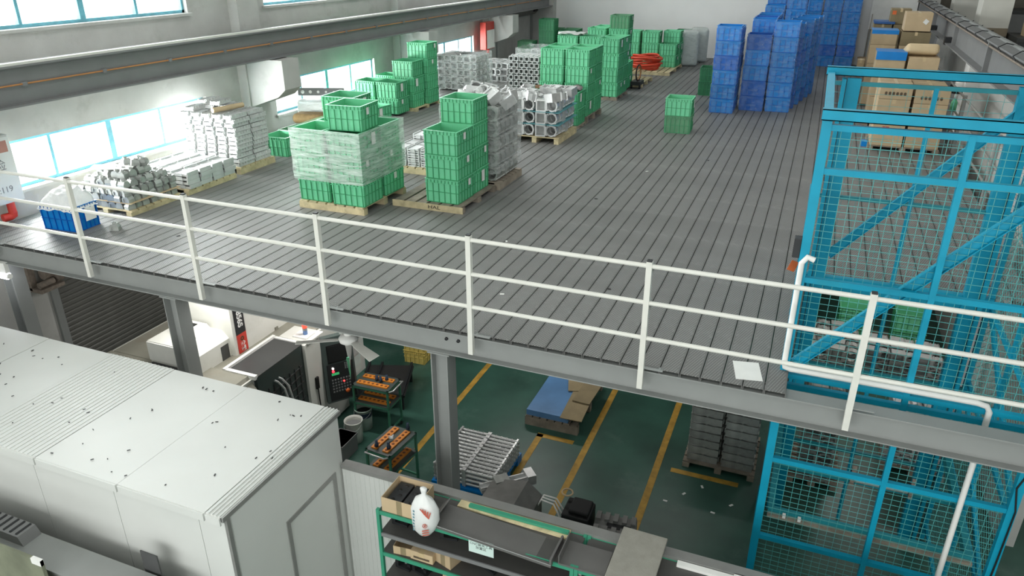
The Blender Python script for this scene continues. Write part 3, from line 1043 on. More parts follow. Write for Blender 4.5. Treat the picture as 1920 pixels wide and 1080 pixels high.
# wrapped goods and a brown sack below the second window
b = MB()
b.box(-.42, .42, -.35, .35, 0, .75)
o = mk('wrapped_bale', b.data('wrapped_bale', film('bale_film', 'c9d2ce', .75, .98, 4, .2, (1, 1, 2), 1.0)), None, (-9.75, 7.25, 0), (0, 0, .1), 'grey film-wrapped bale standing below the second window', 'bale')
bevel(o, .06, 3)
b = MB()
for k in range(5):
    pass
b.box(-.34, .34, -.2, .2, 0, .2)
o = mk('brown_sack', b.data('brown_sack', mat('brown_jute', '8c7650', .9, var=.25, scale=12, bump=.5, bscale=30)), None, (-9.6, 6.6, .37), (0, 0, .2), 'brown sack lying on a crate before the film-wrapped bale', 'sack')
bevel(o, .09, 4)
b = MB()
b.box(-.5, .5, -.012, .012, 0, .16)
pl = thing('perforated_plate', 'grey perforated steel bar leaning on the film-wrapped bale', 'plate', (-9.9, 7.45, .76), (0, 0, .35))
mk('plate', b.data('plate', M['crane']), pl)
for k in range(5):
    mk('hole', MB().lathe([(0, 0), (.04 - .005 * k, 0), (.04 - .005 * k, .004), (0, .004)], 12).data('hole', M['paper']), pl, (-.4 + k * .17, -.0135, .08), (pi / 2, 0, 0), label='round bright hole')
# striped cloth and brown rag on the crates
def cloth(name, w, d, loc, rz, label, m, seed, amp=.03, n=8):
    r = random.Random(seed)
    b = MB()
    V = [((i / n - .5) * w * (1 - .25 * abs(j / n - .5)), (j / n - .5) * d, r.uniform(0, amp)) for j in range(n + 1) for i in range(n + 1)]
    F = [(j * (n + 1) + i, j * (n + 1) + i + 1, (j + 1) * (n + 1) + i + 1, (j + 1) * (n + 1) + i) for j in range(n) for i in range(n)]
    b.add(V, F, 0, True)
    o = mk(name, b.data(name, m), None, loc, (0, 0, rz), label, 'cloth')
    o.modifiers.new('thick', 'SOLIDIFY').thickness = .012
    return o


clm = mat('mauve_grey_cloth', '8f8386', .95, var=.2, scale=8)
cloth('cloth', .75, .5, (-5.2, 10.0, .052 + 2 * CH + .02), .3, 'mauve grey cloth draped over the low crates behind the bare housings', clm, 1, .05)
cloth('rag', .5, .25, (-5.75, 9.95, .052 + 2 * CH + .02), .2, 'brown rag lying on the left low crate behind the bare housings', mat('brown_rag', '7b5a3f', .95, var=.3, scale=10), 2, .04)
cloth('cloth', .8, .5, (-6.3, 13.9, .09 + 4 * CH + .02), .1, 'grey plastic sheet lying on the left column of the far tower', mat('grey_sheet', 'b6bab6', .5), 3, .06)

# ------------------------------------------------------------------ right wall, crane beam and next bay
b = MB()
b.box(3.1, 3.3, 3.2, 23.1, -3.5, 1.66)
wr = mk('wall_right', b.data('wall_right', M['wall']), kind='structure')
for y in (6.3, 12.4, 18.35):
    mk('pilaster', MB().box(2.86, 3.1, y - .28, y + .28, -3.5, 1.66).data('pilaster', M['white_wall']), wr)
for (ya, yb, z0, z1) in ((4.2, 5.9, -1.0, -.55), (6.8, 9.3, -1.0, -.55), (9.5, 11.8, -1.0, -.55)):
    mk('grey_strip', MB().box(3.07, 3.101, ya, yb, z0, z1).data('grey_strip', M['steel']), wr)  # grey strips standing slightly out from the wall
    mk('ledge', MB().box(3.0, 3.101, ya - .05, yb + .05, z0 - .06, z0).data('ledge', M['white_wall']), wr)
cr = thing('crane_beam', 'grey crane runway beam on the right, hung with dark cable loops', 'crane beam', (2.6, 11, 1.68))
mk('web', MB().box(.08, .1, -8.5, 12.1, .025, .5).data('web', M['crane']), cr)
mk('top_flange', MB().box(.0, .34, -8.5, 12.1, .5, .525).data('top_flange', M['crane']), cr)
mk('bottom_flange', MB().box(-.07, .25, -8.5, 12.1, 0, .025).data('bottom_flange', M['crane']), cr)
mk('rail_head', MB().box(.2, .25, -8.5, 12.1, .525, .56).data('rail_head', M['steel']), cr)
for k in range(4):
    mk('stiffener', MB().box(.0, .08, -6 + k * 4.2, -5.93 + k * 4.2, .025, .5).data('stiffener', M['crane']), cr)
for k in range(2):
    mk('clamp', MB().box(-.08, .06, 2.9 + k * 3.2, 3.1 + k * 3.2, -.02, .14).data('clamp', M['dark']), cr)
mk('conductor', MB().tube([(.02, -8.5, .44), (.02, 12, .44)], .018, 6).data('conductor', M['rust']), cr)
rl = random.Random(8)
for k in range(16):
    y = -7.6 + k * 1.2
    p = [(.03, y, .44), (-.02, y + .05, .52), (.1, y + .12, .56 + rl.uniform(0, .03)), (.24, y + .1 + rl.uniform(-.05, .1), .55), (.3, y + .25, .56)]
    mk('cable_loop', MB().tube(p, .009, 5).data('cable_loop', M['dark']), cr)
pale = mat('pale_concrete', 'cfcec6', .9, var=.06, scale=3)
brown = mat('column_shade_brown', '857a68', .85, var=.1, scale=3)  # shade on the lower column shafts, put into their colour
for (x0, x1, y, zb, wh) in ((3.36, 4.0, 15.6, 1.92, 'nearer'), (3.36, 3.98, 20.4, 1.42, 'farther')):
    t = thing('concrete_column', 'pale concrete column with its lower shade coloured brown beyond the right crane beam, the %s one' % wh, 'column', (x0, y, -3.5))
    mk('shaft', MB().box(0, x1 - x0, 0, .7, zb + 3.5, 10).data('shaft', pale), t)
    mk('shaded_base', MB().box(-.004, x1 - x0 + .004, -.004, .704, 0, zb + 3.5).data('shaded_base', brown), t, label='lower part of the column, its shade coloured brown')
for (x0, x1, y, z1, lab) in ((4.05, 5.4, 14.6, 2.0, 'nearest'), (5.5, 7.6, 17.5, 1.7, 'widest'), (4.15, 6.0, 21.0, 2.2, 'farthest')):
    t = thing('machine_cabinet', 'dark machine cabinet standing beyond the right crane beam, the %s one' % lab, 'cabinet', (x0, y, -3.5))
    mk('cabinet_body', MB().box(0, x1 - x0, 0, 1.4, 0, z1 + 3.3).data('cabinet_body', mat('dark_cabinet_paint', '3b3d3c', .6)), t)
    for k in range(3):
        mk('cabinet_door', MB().box(.05 + k * (x1 - x0) / 3, -.03 + (k + 1) * (x1 - x0) / 3, -.03, 0, z1 + .3, z1 + 3.2).data('cabinet_door', M['crane'] if k == 1 else M['dark']), t)
mk('carton', MB().box(0, .6, 0, .5, 0, .45).data('carton', M['card']), None, (4.25, 14.9, 1.8), 0, 'brown carton on top of the nearest dark machine cabinet', 'carton')
mk('white_case', MB().box(0, .9, 0, .6, 0, .4).box(-.01, .91, -.01, .61, .25, .29, 0).data('white_case', M['panel']), None, (4.45, 14.7 + .8, 1.8), 0, 'white case behind the carton on the nearest dark machine cabinet', 'case')

# side railing along the right edge of the deck
sr = thing('side_railing', 'grey steel side railing along the right edge of the deck', 'railing', (2.64, 0, 0))
spd = MB().box(-.03, .03, -.05, .05, -.25, 1.1).data('post', M['steel'])
ys = [3.2, 6.8, 10.4, 14.0, 17.6, 21.2]
for y in ys:
    mk('post', spd, sr, (0, y, 0))
for z in (1.05, .66, .3):
    mk('rail', MB().tube([(0, ys[0], z), (0, ys[-1], z)], .02, 8).data('rail', M['alu_trim']), sr)
t = thing('wall_lamp', 'white wall lamp on a dust-blackened bracket above a right wall pilaster', 'lamp', (2.8, 12.4, .95))
mk('bracket', MB().box(-.1, .06, -.2, .2, -.1, -.02).cbox((-.1, .1, -.05), (.12, .2, .1), 0, (.3, .2, 0)).data('bracket', M['black']), t)
mk('lamp_cap', MB().lathe([(0, .16), (.08, .15), (.1, .05), (.1, 0), (0, 0)], 14).data('lamp_cap', M['paper']), t)
t = thing('spray_bottle', 'white-capped green bottle hung on the right side railing', 'bottle', (2.6, 11.2, .66))
mk('bottle_body', MB().lathe([(0, 0), (.06, 0), (.06, .18), (.02, .24), (0, .24)], 12).data('bottle_body', M['green_crate']), t)
mk('cap', MB().lathe([(.025, .24), (.03, .24), (.03, .33), (0, .33)], 10).data('cap', M['paper']), t)

# ------------------------------------------------------------------ cartons on the right of the deck
def carton(x0, x1, y0, y1, z0, h, label, m='card', group=None, tape=True, rz=0):
    t = thing('carton', label, 'carton', ((x0 + x1) / 2, (y0 + y1) / 2, z0), rz, group)
    w, d = x1 - x0, y1 - y0
    bevel(mk('carton_body', MB().box(-w / 2, w / 2, -d / 2, d / 2, 0, h).data('carton_body', M[m]), t), .008, 2)
    if tape:
        mk('tape', MB().box(-w / 2 - .001, w / 2 + .001, -.03, .03, h - .05, h + .001).box(-.03, .03, -d / 2 - .0015, d / 2 + .0015, h - .08, h + .0015).data('tape', MATS.get('tape') or mat('tape', 'cdb78f', .3)), t)
    return t


printm = mat('brown_print', '5b4d3d', .8)


def print_marks(t, w, d, h):
    m_ = MB()
    for k in range(6):
        x = -.17 + k * .066
        m_.box(x - .022, x + .022, -d / 2 - .003, -d / 2, h * .3, h * .3 + .05)
        m_.box(x - .01, x + .012, -d / 2 - .0035, -d / 2, h * .3 - .008, h * .3 + .058)
    mk('printed_marks', m_.data('printed_marks', printm), t)


pallet(1.1, 2.36, 10.02, 11.2, 'dark wooden pallet under the front cartons behind the cage', .1, 'x', 'wood_dark')
rows = [(.1, .44), (.54, .46), (1.0, .28)]
for L, (z, h) in enumerate(rows):
    for i, (xa, xb) in enumerate(((1.13, 1.7), (1.75, 2.34))):
        hh = h - (.05 if i and L == 1 else 0)
        for j in range(2):
            t = carton(xa, xb, 10.05 + j * .58, 10.6 + j * .58, z + (.0 if not (i and L == 2) else -.05), hh - .004,
                       'brown carton, %s layer, %s %s of the front carton pallet' % (('bottom', 'middle', 'top')[L], ('left', 'right')[i], ('front', 'rear')[j]), 'card', 'cartons on the front pallet')
            if L in (2,) and j == 0:
                print_marks(t, .57, .55, .28)
mk('sticker', MB().box(-.06, .06, -.003, 0, -.03, .03).data('sticker', M['red']), None, (1.36, 10.045, .45), 0, 'small red sticker on the bottom left front carton', 'sticker')
mk('blue_scraper', MB().box(0, .12, 0, .2, 0, .1).data('blue_scraper', M['blue_crate']), None, (1.0, 10.3, .0), 0, 'small blue box on the deck left of the front cartons', 'box')
# second carton pallet with a kraft sack
pallet(1.08, 2.36, 12.45, 13.7, 'dark wooden pallet under the second row of cartons', .1, 'x', 'wood_dark')
for L, (z, h) in enumerate(((.1, .55), (.65, .55), (1.2, .4))):
    for i, (xa, xb) in enumerate(((1.1, 1.68), (1.74, 2.34))):
        carton(xa, xb, 12.5, 13.1, z, h - .004 - (.08 if i and L == 2 else 0), 'brown carton, %s layer, %s column of the second carton pallet' % (('bottom', 'middle', 'top')[L], ('left', 'right')[i]), 'card', 'cartons on the second pallet')
mk('blue_cover', MB().box(-.3, .3, -.31, .32, 0, .012).box(-.3, .3, -.322, -.31, -.16, .012).data('blue_cover', M['blue_crate']), None, (1.39, 12.8, 1.6), 0, 'blue plastic sheet covering the left column of the second carton pallet', 'sheet')
o = mk('kraft_sack', MB().box(-.33, .33, -.24, .24, 0, .22).data('kraft_sack', mat('kraft_paper', 'd3bd98', .8, var=.06, bump=.3, bscale=8)), None, (1.98, 12.85, 1.52), (-.3, 0, .05), 'full kraft paper sack lying on the second carton pallet', 'sack')
bevel(o, .08, 4)
# third and fourth
for L, (z, h) in enumerate(((0.05, .5), (.55, .5), (1.05, .45), (1.5, .32))):
    carton(1.05, 1.62, 15.0, 15.7, z, h - .004, 'brown carton, %s in the left column of the third carton row' % ORD[L], 'card', 'cartons in the third row')
    carton(1.7, 2.34, 15.0, 15.7, z, h - .004, 'brown carton, %s in the right column of the third carton row' % ORD[L], 'card' if L < 3 else 'card_dark', 'cartons in the third row')
t = carton(1.72, 2.3, 14.98, 15.6, 1.84, .42, 'large tilted carton with a white paper label, highest of the third row', 'card')
mk('paper_label', MB().cbox((0, 0, 0), (.1, .003, .1), 0, (0, .6, 0)).data('paper_label', M['paper']), t, (.16, -.3125, .22))
mk('blue_cover', MB().box(-.3, .3, -.31, .32, 0, .012).box(-.3, .3, -.322, -.31, -.08, .012).data('blue_cover', M['blue_crate']), None, (1.34, 15.32, 1.83), 0, 'blue plastic sheet over the left column of the third carton row', 'sheet')
for L, (z, h) in enumerate(((0.05, .55), (.6, .6), (1.2, .55))):
    carton(1.2, 1.66, 18.0, 18.6, z, h - .004, 'brown carton, %s in the left column of the rearmost carton row' % ORD[L], 'card_dark', 'cartons in the rearmost row')
    carton(1.7, 2.2, 18.0, 18.6, z, h - .004, 'brown carton, %s in the right column of the rearmost carton row' % ORD[L], 'card_dark', 'cartons in the rearmost row')
t = carton(1.58, 2.08, 18.02, 18.5, 1.756, .4, 'dark carton with an orange sticker, highest before the white board', 'card_dark')
mk('orange_sticker', MB().box(-.05, .05, -.003, 0, -.05, .05).data('orange_sticker', mat('orange_sticker', 'e0703a', .6)), t, (-.17, -.241, .3))
mk('flat_blue_board', MB().box(1.2, 1.72, 17.95, 18.65, 0, .06).data('flat_blue_board', mat('blue_lid_plastic', '2d5f9f', .5)), None, (0, 0, 1.76), 0, 'flat blue board lying on the left column of the rearmost cartons', 'board')
# white board at the back wall
wb = thing('whiteboard', 'large white board standing at the back wall behind the cartons', 'board', (1.9, 22.95, 0))
mk('board_face', MB().box(-.62, .75, -.02, .02, 1.2, 2.9).data('board_face', M['paper']), wb)
mk('leg', MB().box(-.6, -.55, -.02, .02, 0, 1.2).data('leg', M['steel']), wb)
mk('leg', MB().box(.68, .73, -.02, .02, 0, 1.2).data('leg', M['steel']), wb)
# pot with a thin stick, and a boxed stand beside the cartons
t = thing('planter_pot', 'round beige pot holding a thin stick at the back wall', 'pot', (1.3, 22.6, 0))
mk('pot_body', MB().lathe([(0, 0), (.13, 0), (.2, .32), (.18, .32), (.15, .25), (0, .25)], 18).data('pot_body', M['card']), t)
mk('stick', MB().tube([(0, 0, .2), (.03, .03, 1.7)], .012, 6).data('stick', M['wood_dark']), t)
carton(.86, 1.02, 15.6, 15.9, .75, .3, 'small grey box on a stand left of the third carton row', 'card')
mk('stand', MB().box(.9, .98, 15.7, 15.8, 0, .75).box(.84, 1.04, 15.6, 15.9, 0, .03).data('stand', M['rust']), None, (0, 0, 0), 0, 'thin brown stand under the small grey box', 'stand')

# ------------------------------------------------------------------ goods lift cage
X0, X1, YF, YR, ZTOP, ZB = .12, 2.22, .46, 2.95, 2.40, -3.5
cg_ = thing('lift_cage', 'cyan blue steel goods lift cage with wire mesh walls beside the platform', 'cage', (X0, YF, -3.5))
O = (X0, YF, -3.5)


def cpart(name, fn, m='cage', label=None, kind=None):
    b = MB()
    b.T = Matrix.Translation((-O[0], -O[1], -O[2]))
    fn(b)
    return mk(name, b.data(name, M[m] if isinstance(m, str) else m), cg_, label=label, kind=kind)


for (x, y, w, d) in ((X0, YF, .075, .075), (X1, YF, .075, .075), (X0 + .02, YR, .06, .06), (X1 - .02, YR, .06, .06)):
    cpart('corner_post', lambda b: b.box(x - w / 2, x + w / 2, y - d / 2, y + d / 2, ZB, ZTOP - .06))
# wide guide columns: channel section open to the shaft
for (x, y) in ((.36, YR - .09), (1.98, YR - .09)):
    s = 1 if x < 1 else -1
    cpart('guide_column', lambda b: (b.box(x - .07, x + .07, y, y + .1, ZB, 2.34), b.box(x - .1 * s - .02, x - .1 * s + .02, y - .09, y + .1, ZB, 2.34)))
    cpart('guide_rail', lambda b: b.box(min(x - .075 * s, x - .08 * s - .03 * s), max(x - .075 * s, x - .08 * s - .03 * s), y - .03, y + .02, ZB, 2.34), M['dark'])
# beams
for (z0, z1, y, wy) in ((2.345, 2.435, YF - .01, .09), (2.36, 2.45, YR + .02, .09)):
    cpart('top_beam', lambda b: (b.box(X0 - .05, X1 + .4, y - wy / 2, y - wy / 2 + .01, z0, z1), b.box(X0 - .05, X1 + .4, y - wy / 2, y + wy / 2, z1 - .008, z1), b.box(X0 - .05, X1 + .4, y - wy / 2, y + wy / 2, z0, z0 + .008)))
for x in (X0, X1):
    cpart('side_beam', lambda b: b.box(x - .035, x + .035, YF, YR, 2.33, 2.4))
for z in (2.285, 1.92, .93, -.06, -.17, -1.03, -2.02, -3.3):
    cpart('front_rail', lambda b: b.box(X0, X1, YF - .025, YF + .025, z - .025, z + .025))
for z in (2.28, 1.0, -1.2, -2.4):
    cpart('rear_rail', lambda b: b.box(X0, X1, YR - .02, YR + .02, z - .022, z + .022), 'cage_dark')
cpart('landing_beam', lambda b: b.box(X0, X1, YR - .05, YR + .03, -.2, .02))
cpart('mid_post', lambda b: b.box(1.145, 1.195, YF - .029, YF + .029, ZB, 2.3))
cpart('mid_post', lambda b: b.box(1.15, 1.195, YR - .023, YR + .023, -3.5, 2.28))
for (y, xa, za, xb, zb) in ((YF + .05, .2, .06, 2.16, 2.3), (YR - .05, .42, .3, 2.05, 2.2)):
    def ch(b):
        b.bar((xa, y, za), (xb, y, zb), .012, .09, up=(0, 0, 1))
        d = Vector((xb - xa, 0, zb - za)).normalized()
        n = Vector((-d.z, 0, d.x)) * .045
        for s in (1, -1):
            b.bar((xa + n.x * s, y - .02, za + n.z * s), (xb + n.x * s, y - .02, zb + n.z * s), .05, .006, up=(n.x, 0, n.z))
    cpart('diagonal_brace', ch)
for (x, ya, za, yb, zb) in ((X1, YF, .1, YR, 1.15), (X1, YF, -1.0, YR, -.1), (X1, YR, -1.2, YF, -2.1), (X0, YR, .1, YF, 1.9)):
    cpart('side_brace', lambda b: b.bar((x, ya, za), (x, yb, zb), .04, .06))
for x in (X0, X1):
    for z in (1.1, -.1, -1.1, -2.1, -3.3):
        cpart('side_rail', lambda b: b.box(x - .022, x + .022, YF, YR, z - .022, z + .022))
    cpart('side_post', lambda b: b.box(x - .026, x + .026, 1.68, 1.725, ZB, 2.35))


def wires(b, xa, xb, za, zb, y, sx, sz, r=.0018):
    k = 0
    x = xa
    while x < xb:
        b.box(x - r, x + r, y - r, y + r, za, zb)
        x += sx
    z = za
    while z < zb:
        b.box(xa, xb, y - r, y + r, z - r, z + r)
        z += sz


cpart('mesh_panel', lambda b: wires(b, X0 + .04, 1.145, ZB + .05, 2.28, YF + .02, .078, .062), 'wire', kind='stuff')
cpart('mesh_panel', lambda b: wires(b, 1.2, X1 - .04, ZB + .05, 2.28, YF + .02, .078, .062), 'wire', kind='stuff')
cpart('rear_mesh', lambda b: wires(b, X0 + .04, X1 - .04, .02, 2.28, YR, .15, .12, .0018), 'wire', kind='stuff')


def diamond(b, x):
    y0, y1 = YF + .03, YR - .03
    st = .05
    n = int((2.3 - ZB) / st)
    # expanded metal: two families of slanting strands
    span = y1 - y0
    for i in range(-int(span * 1.1 / st / .6), int((2.3 - ZB) / .09)):
        z = ZB + i * .09
        for s in (1, -1):
            za, zb = (z, z + span * .7) if s == 1 else (z + span * .7, z)
            ya, yb = y0, y1
            lo, hi = ZB + .05, 2.3
            # clip
            def yz(t):
                return (ya + (yb - ya) * t, za + (zb - za) * t)
            t0, t1 = 0, 1
            if zb != za:
                ta, tb = (lo - za) / (zb - za), (hi - za) / (zb - za)
                t0, t1 = max(t0, min(ta, tb)), min(t1, max(ta, tb))
            if t1 - t0 < .02:
                continue
            p, q = yz(t0), yz(t1)
            b.bar((x, p[0], p[1]), (x, q[0], q[1]), .003, .005)


cpart('side_mesh', lambda b: diamond(b, X0), 'wire', kind='stuff')
cpart('side_mesh', lambda b: diamond(b, X1), 'wire', kind='stuff')
# carriage, drive shaft and chains inside the shaft
lc = thing('lift_carriage', 'grey and blue lift carriage frame hanging inside the mesh cage', 'lift carriage', (.2, .6, -1.86))
mk('frame', MB().box(0, 1.9, 0, .06, 0, .1).box(0, 1.9, 1.9, 1.96, 0, .1).box(0, .06, .06, 1.9, 0, .1).box(1.84, 1.9, .06, 1.9, 0, .1).data('frame', M['cage_dark']), lc)
mk('cross_bar', MB().box(.06, 1.84, .9, .98, .0, .08).data('cross_bar', M['cage_dark']), lc)
mk('sill', MB().box(0, 1.9, -.05, 0, .02, .06).data('sill', M['wood_dark']), lc)
for x in (.15, .3):
    mk('white_clip', MB().box(x, x + .03, -.06, -.02, .06, .1).data('white_clip', M['paper']), lc)
dv = thing('drive_shaft', 'pale steel drive shaft with sprocket chains inside the lift cage', 'shaft', (1.0, 1.5, -1.835))
mk('shaft', MB().tube([(.05, 0, .05), (.6, 0, .05)], .045, 12).data('shaft', M['alu']), dv)
for x in (.03, .62):
    mk('sprocket', MB().tube([(x - .015, 0, .07), (x + .015, 0, .07)], .07, 14).data('sprocket', M['dark']), dv)
    ch_ = MB()
    for k in range(6):
        ch_.box(x - .02, x + .02, -.08 - .012, -.08 + .012, .02 + k * .045 - .02, .02 + k * .045 + .015)
    mk('chain', ch_.data('chain', M['rust']), dv, kind='stuff')
# white conduit up the cage corner and along the edge
pp = MB()
pp.tube([(.21, .4, 1.14), (.15, .4, 1.16), (.11, .4, 1.1), (.11, .4, .1), (.12, .4, .05), (.17, .4, .035), (1.7, .4, .035), (1.78, .4, .02), (1.81, .4, -.03), (1.81, .4, -3.3)], .026, 10)
mk('conduit', pp.data('conduit', M['paper']), None, (0, 0, 0), 0, 'white plastic conduit running down the cage corner and along its foot', 'pipe')
t = thing('control_box', 'small black control box fixed outside the upper left cage corner', 'box', (.055, .5, 1.12))
bevel(mk('box_body', MB().box(-.035, .03, -.05, .05, 0, .18).data('box_body', M['dark']), t), .006)
mk('sign_plate', MB().box(-.07, .0, -.002, .002, -.05, .05).data('sign_plate', mat('orange_card', 'c9622f', .6)), None, (.075, .64, .96), (0, .35, .3), 'small orange and white sign plate sticking out from the cage corner', 'sign')
mk('cable', MB().tube([(2.26, .42, -.5), (2.19, .41, -.75), (2.24, .41, -1.0), (2.23, .41, -1.6), (2.21, .41, -2.4)], .008, 6).data('cable', M['black']), None, (0, 0, 0), 0, 'thin black cable tied down the right cage post', 'cable')

# ------------------------------------------------------------------ goods on the ground floor beyond the cage
stack(1.35, 8.5, 2, 'on the ground floor seen through the upper cage mesh, left', -3.4, 0)
stack(2.35, 8.6, 2, 'on the ground floor seen through the upper cage mesh, right', -3.4, 0)
pallet(1.05, 2.7, 8.1, 9.0, 'wooden pallet on the ground floor under the crates beyond the cage', .1, 'x', 'wood_dark').location.z -= 3.5
pallet(1.5, 2.75, 6.9, 7.9, 'wooden pallet on the ground floor under bright castings beyond the cage', .1, 'x', 'wood_dark').location.z -= 3.5
for L in range(3):
    for i in range(3):
        for j in range(3):
            piece('housing_casting', hs, (1.72 + i * .42, 7.05 + j * .26, -3.4 + L * .186), ra.uniform(-.1, .1), 'bright casting, %s of the ground floor pallet behind the cage' % at_(L, i, j), 'castings seen through the cage')
pallet(.4, 1.35, 5.9, 7.2, 'wooden pallet on the ground floor under dull castings beyond the cage', .1, 'x', 'wood_dark').location.z -= 3.5
for L in range(4):
    for i in range(2):
        for j in range(5):
            piece('housing_casting', hg, (.64 + i * .47, 6.0 + j * .24, -3.4 + L * .243), ra.uniform(-.1, .1), 'dull casting, %s of the left ground floor pallet' % at_(L, i, j), 'dull castings seen through the cage')

pallet(.45, 1.15, 3.5, 4.5, 'dark wooden pallet on the ground floor right behind the lift shaft', .1, 'x', 'wood_dark').location.z -= 3.5
for L in range(6):
    for j in range(5):
        piece('housing_casting', hg, (.8, 3.6 + j * .19, -3.4 + L * .243), ra.uniform(-.08, .08), 'dull casting, %s layer, %s row of the column behind the lift shaft' % (LAY[L], ROWW[j]), 'dull castings behind the lift shaft')
pallet(1.75, 2.6, 4.3, 5.2, 'dark wooden pallet on the ground floor behind the right of the lift shaft', .1, 'x', 'wood_dark').location.z -= 3.5
for L in range(5):
    for i in range(2):
        for j in range(3):
            piece('housing_casting', hs, (1.96 + i * .42, 4.45 + j * .26, -3.4 + L * .186), ra.uniform(-.1, .1), 'bright casting, %s of the stack behind the shaft' % at_(L, i, j), 'bright castings behind the lift shaft')

# ------------------------------------------------------------------ roller shutters, hydrant box, left corner
def shutter(name_i, y0, y1, z0, z1, label, rollz, kind='structure'):
    t = thing(name_i, label, None, (XW, (y0 + y1) / 2, z0), kind=kind)
    w = (y1 - y0) / 2
    n = int((z1 - z0) / .085)
    sd = MB().prism([(-.06, 0), (-.045, .02), (-.045, .062), (-.06, .082)], 'y', -w, w).data('slat', M['shutter'])
    for k in range(n):
        mk('slat', sd, t, (0, 0, k * .085))
    mk('backing', MB().box(-.09, -.062, -w, w, 0, z1 - z0).data('backing', M['shutter']), t)
    for s in (-1, 1):
        mk('guide', MB().box(-.07, .05, s * (w + .05) - .06, s * (w + .05) + .06, 0, z1 - z0).data('guide', M['steel']), t)
    mk('roll_housing', MB().tube([(.12, -w + .1, z1 - z0 + rollz), (.12, w, z1 - z0 + rollz)], .17, 16).data('roll_housing', M['shutter']), t)
    return t


d1 = shutter('door_1', 1.15, 4.6, -3.5, -1.0, None, .04)
mt = mk('motor', MB().tube([(.12, -1.8, 2.54), (.12, -1.7, 2.54)], .19, 14).tube([(.12, -1.95, 2.54), (.12, -1.8, 2.54)], .09, 12).box(.0, .06, -2.12, -2.02, 2.32, 2.82).box(.0, .26, -2.12, -1.72, 2.3, 2.36).tube([(.2, -2.1, 2.42), (.2, -1.85, 2.42)], .05, 10).data('motor', M['rust']), d1, label='rusty shutter motor')
shutter('door_2', 19.2, 22.6, 0.0, 1.45, None, .1)
mk('shutter_motor', MB().box(0, .3, 0, .35, 0, .3).tube([(.15, -.1, .15), (.15, .45, .15)], .11, 10).data('shutter_motor', M['dark']), None, (XW + .03, 22.2, 1.5), 0, 'dark shutter drive motor in the far left corner', 'motor')
# sign cabinet and red pipe at the left edge
hc = thing('hydrant_cabinet', 'white fire hydrant cabinet on a red pipe at the left picture edge', 'cabinet', (XW + .03, .5, .28))
mk('cabinet_body', MB().box(0, .2, -.42, .42, 0, .95).data('cabinet_body', M['panel']), hc)
mk('door', MB().box(.2, .215, -.4, .4, .02, .93).data('door', M['panel']), hc)
mk('red_band', MB().box(.215, .218, -.38, .36, .72, .88).data('red_band', mat('faded_red', 'a9786a', .6)), hc)
tr_ = (pi / 2, 0, pi / 2)
text_mesh('lettering', '消火检', .17, M['crane'], hc, (.2165, .02, .54), tr_)
text_mesh('lettering', '火警', .09, M['crane'], hc, (.2165, .02, .36), tr_)
text_mesh('lettering', '电话:119', .12, M['crane'], hc, (.2165, .06, .2), tr_)
mk('riser_pipe', MB().tube([(.12, .24, 0), (.12, .24, -.2)], .055, 12).data('riser_pipe', M['red']), hc)
mk('elbow', MB().tube([(.12, .24, -.16), (.12, .24, -.2), (.1, .2, -.22), (.08, .1, -.22)], .06, 12).data('elbow', M['red']), hc)
hb = thing('hydrant_box', 'red and white fire hydrant box on a red pipe beside the far shutter', 'cabinet', (XW + .22, 17.65, .62))
mk('box_body', MB().box(0, .2, -.3, .4, 0, .85).data('box_body', M['red']), hb)
mk('box_door', MB().box(.2, .215, -.2, .4, .02, .6).data('box_door', M['paper']), hb)
mk('riser_pipe', MB().tube([(.1, .1, 0), (.1, .1, -.62)], .05, 10).data('riser_pipe', M['red']), hb)
# blue bin with a plastic bag by the left wall
bb = thing('plastic_crate', 'bright blue plastic crate holding a white plastic bag beside the left railing', 'crate', (-9.62, .86, 0), .06)
mk('crate_body', crate_data('blue_bin', .64, .44, .36, 'blue_crate', 5, True), bb)
mk('paper_tag', MB().box(-.09, .09, -.003, 0, -.08, .1).data('paper_tag', M['paper']), bb, (.325, .05, .2), (0, 0, pi / 2))
b = MB()
V, F, n, m_ = [], [], 12, 12
rb = random.Random(4)
for j in range(m_ + 1):
    for i in range(n + 1):
        u, v = i / n, j / m_
        x, y = (u - .5) * .62, (v - .5) * .42
        e = min(u, 1 - u, v, 1 - v) * 4
        z = .36 + .2 * min(1, e) * (.6 + .6 * v) + rb.uniform(-.02, .02) - (.06 if e < .1 else 0)
        V.append((x * 1.06, y * 1.06, z))
for j in range(m_):
    for i in range(n):
        F.append((j * (n + 1) + i, j * (n + 1) + i + 1, (j + 1) * (n + 1) + i + 1, (j + 1) * (n + 1) + i))
b.add(V, F, 0, True)
mk('plastic_bag', b.data('plastic_bag', film('bag_film', 'f4f6f4', .8, .97, 6, .3)), None, (-9.62, .86, 0), .06, 'white crumpled plastic bag lining the blue crate beside the left railing', 'bag')
# column against the wall and a tube lamp under the deck
mk('column', hbeam(3.18, .2, .2, 'z'), mz, (-10.35, .3, -3.5))
lt = thing('tube_lamp', 'glowing white lamp under the platform at the left picture edge', 'lamp', (-9.99, .0, -.5))
mk('lamp_tube', MB().tube([(-.28, 0, 0), (.0, 0, 0)], .05, 12).data('lamp_tube', emit('lamp_glow', 'f4f6ff', 14)), lt)
mk('fitting', MB().box(-.3, .02, -.03, .03, .05, .2).data('fitting', M['paper']), lt)
mk('red_base', MB().tube([(0, 0, 0), (.04, 0, 0)], .04, 10).data('red_base', M['paper']), lt)

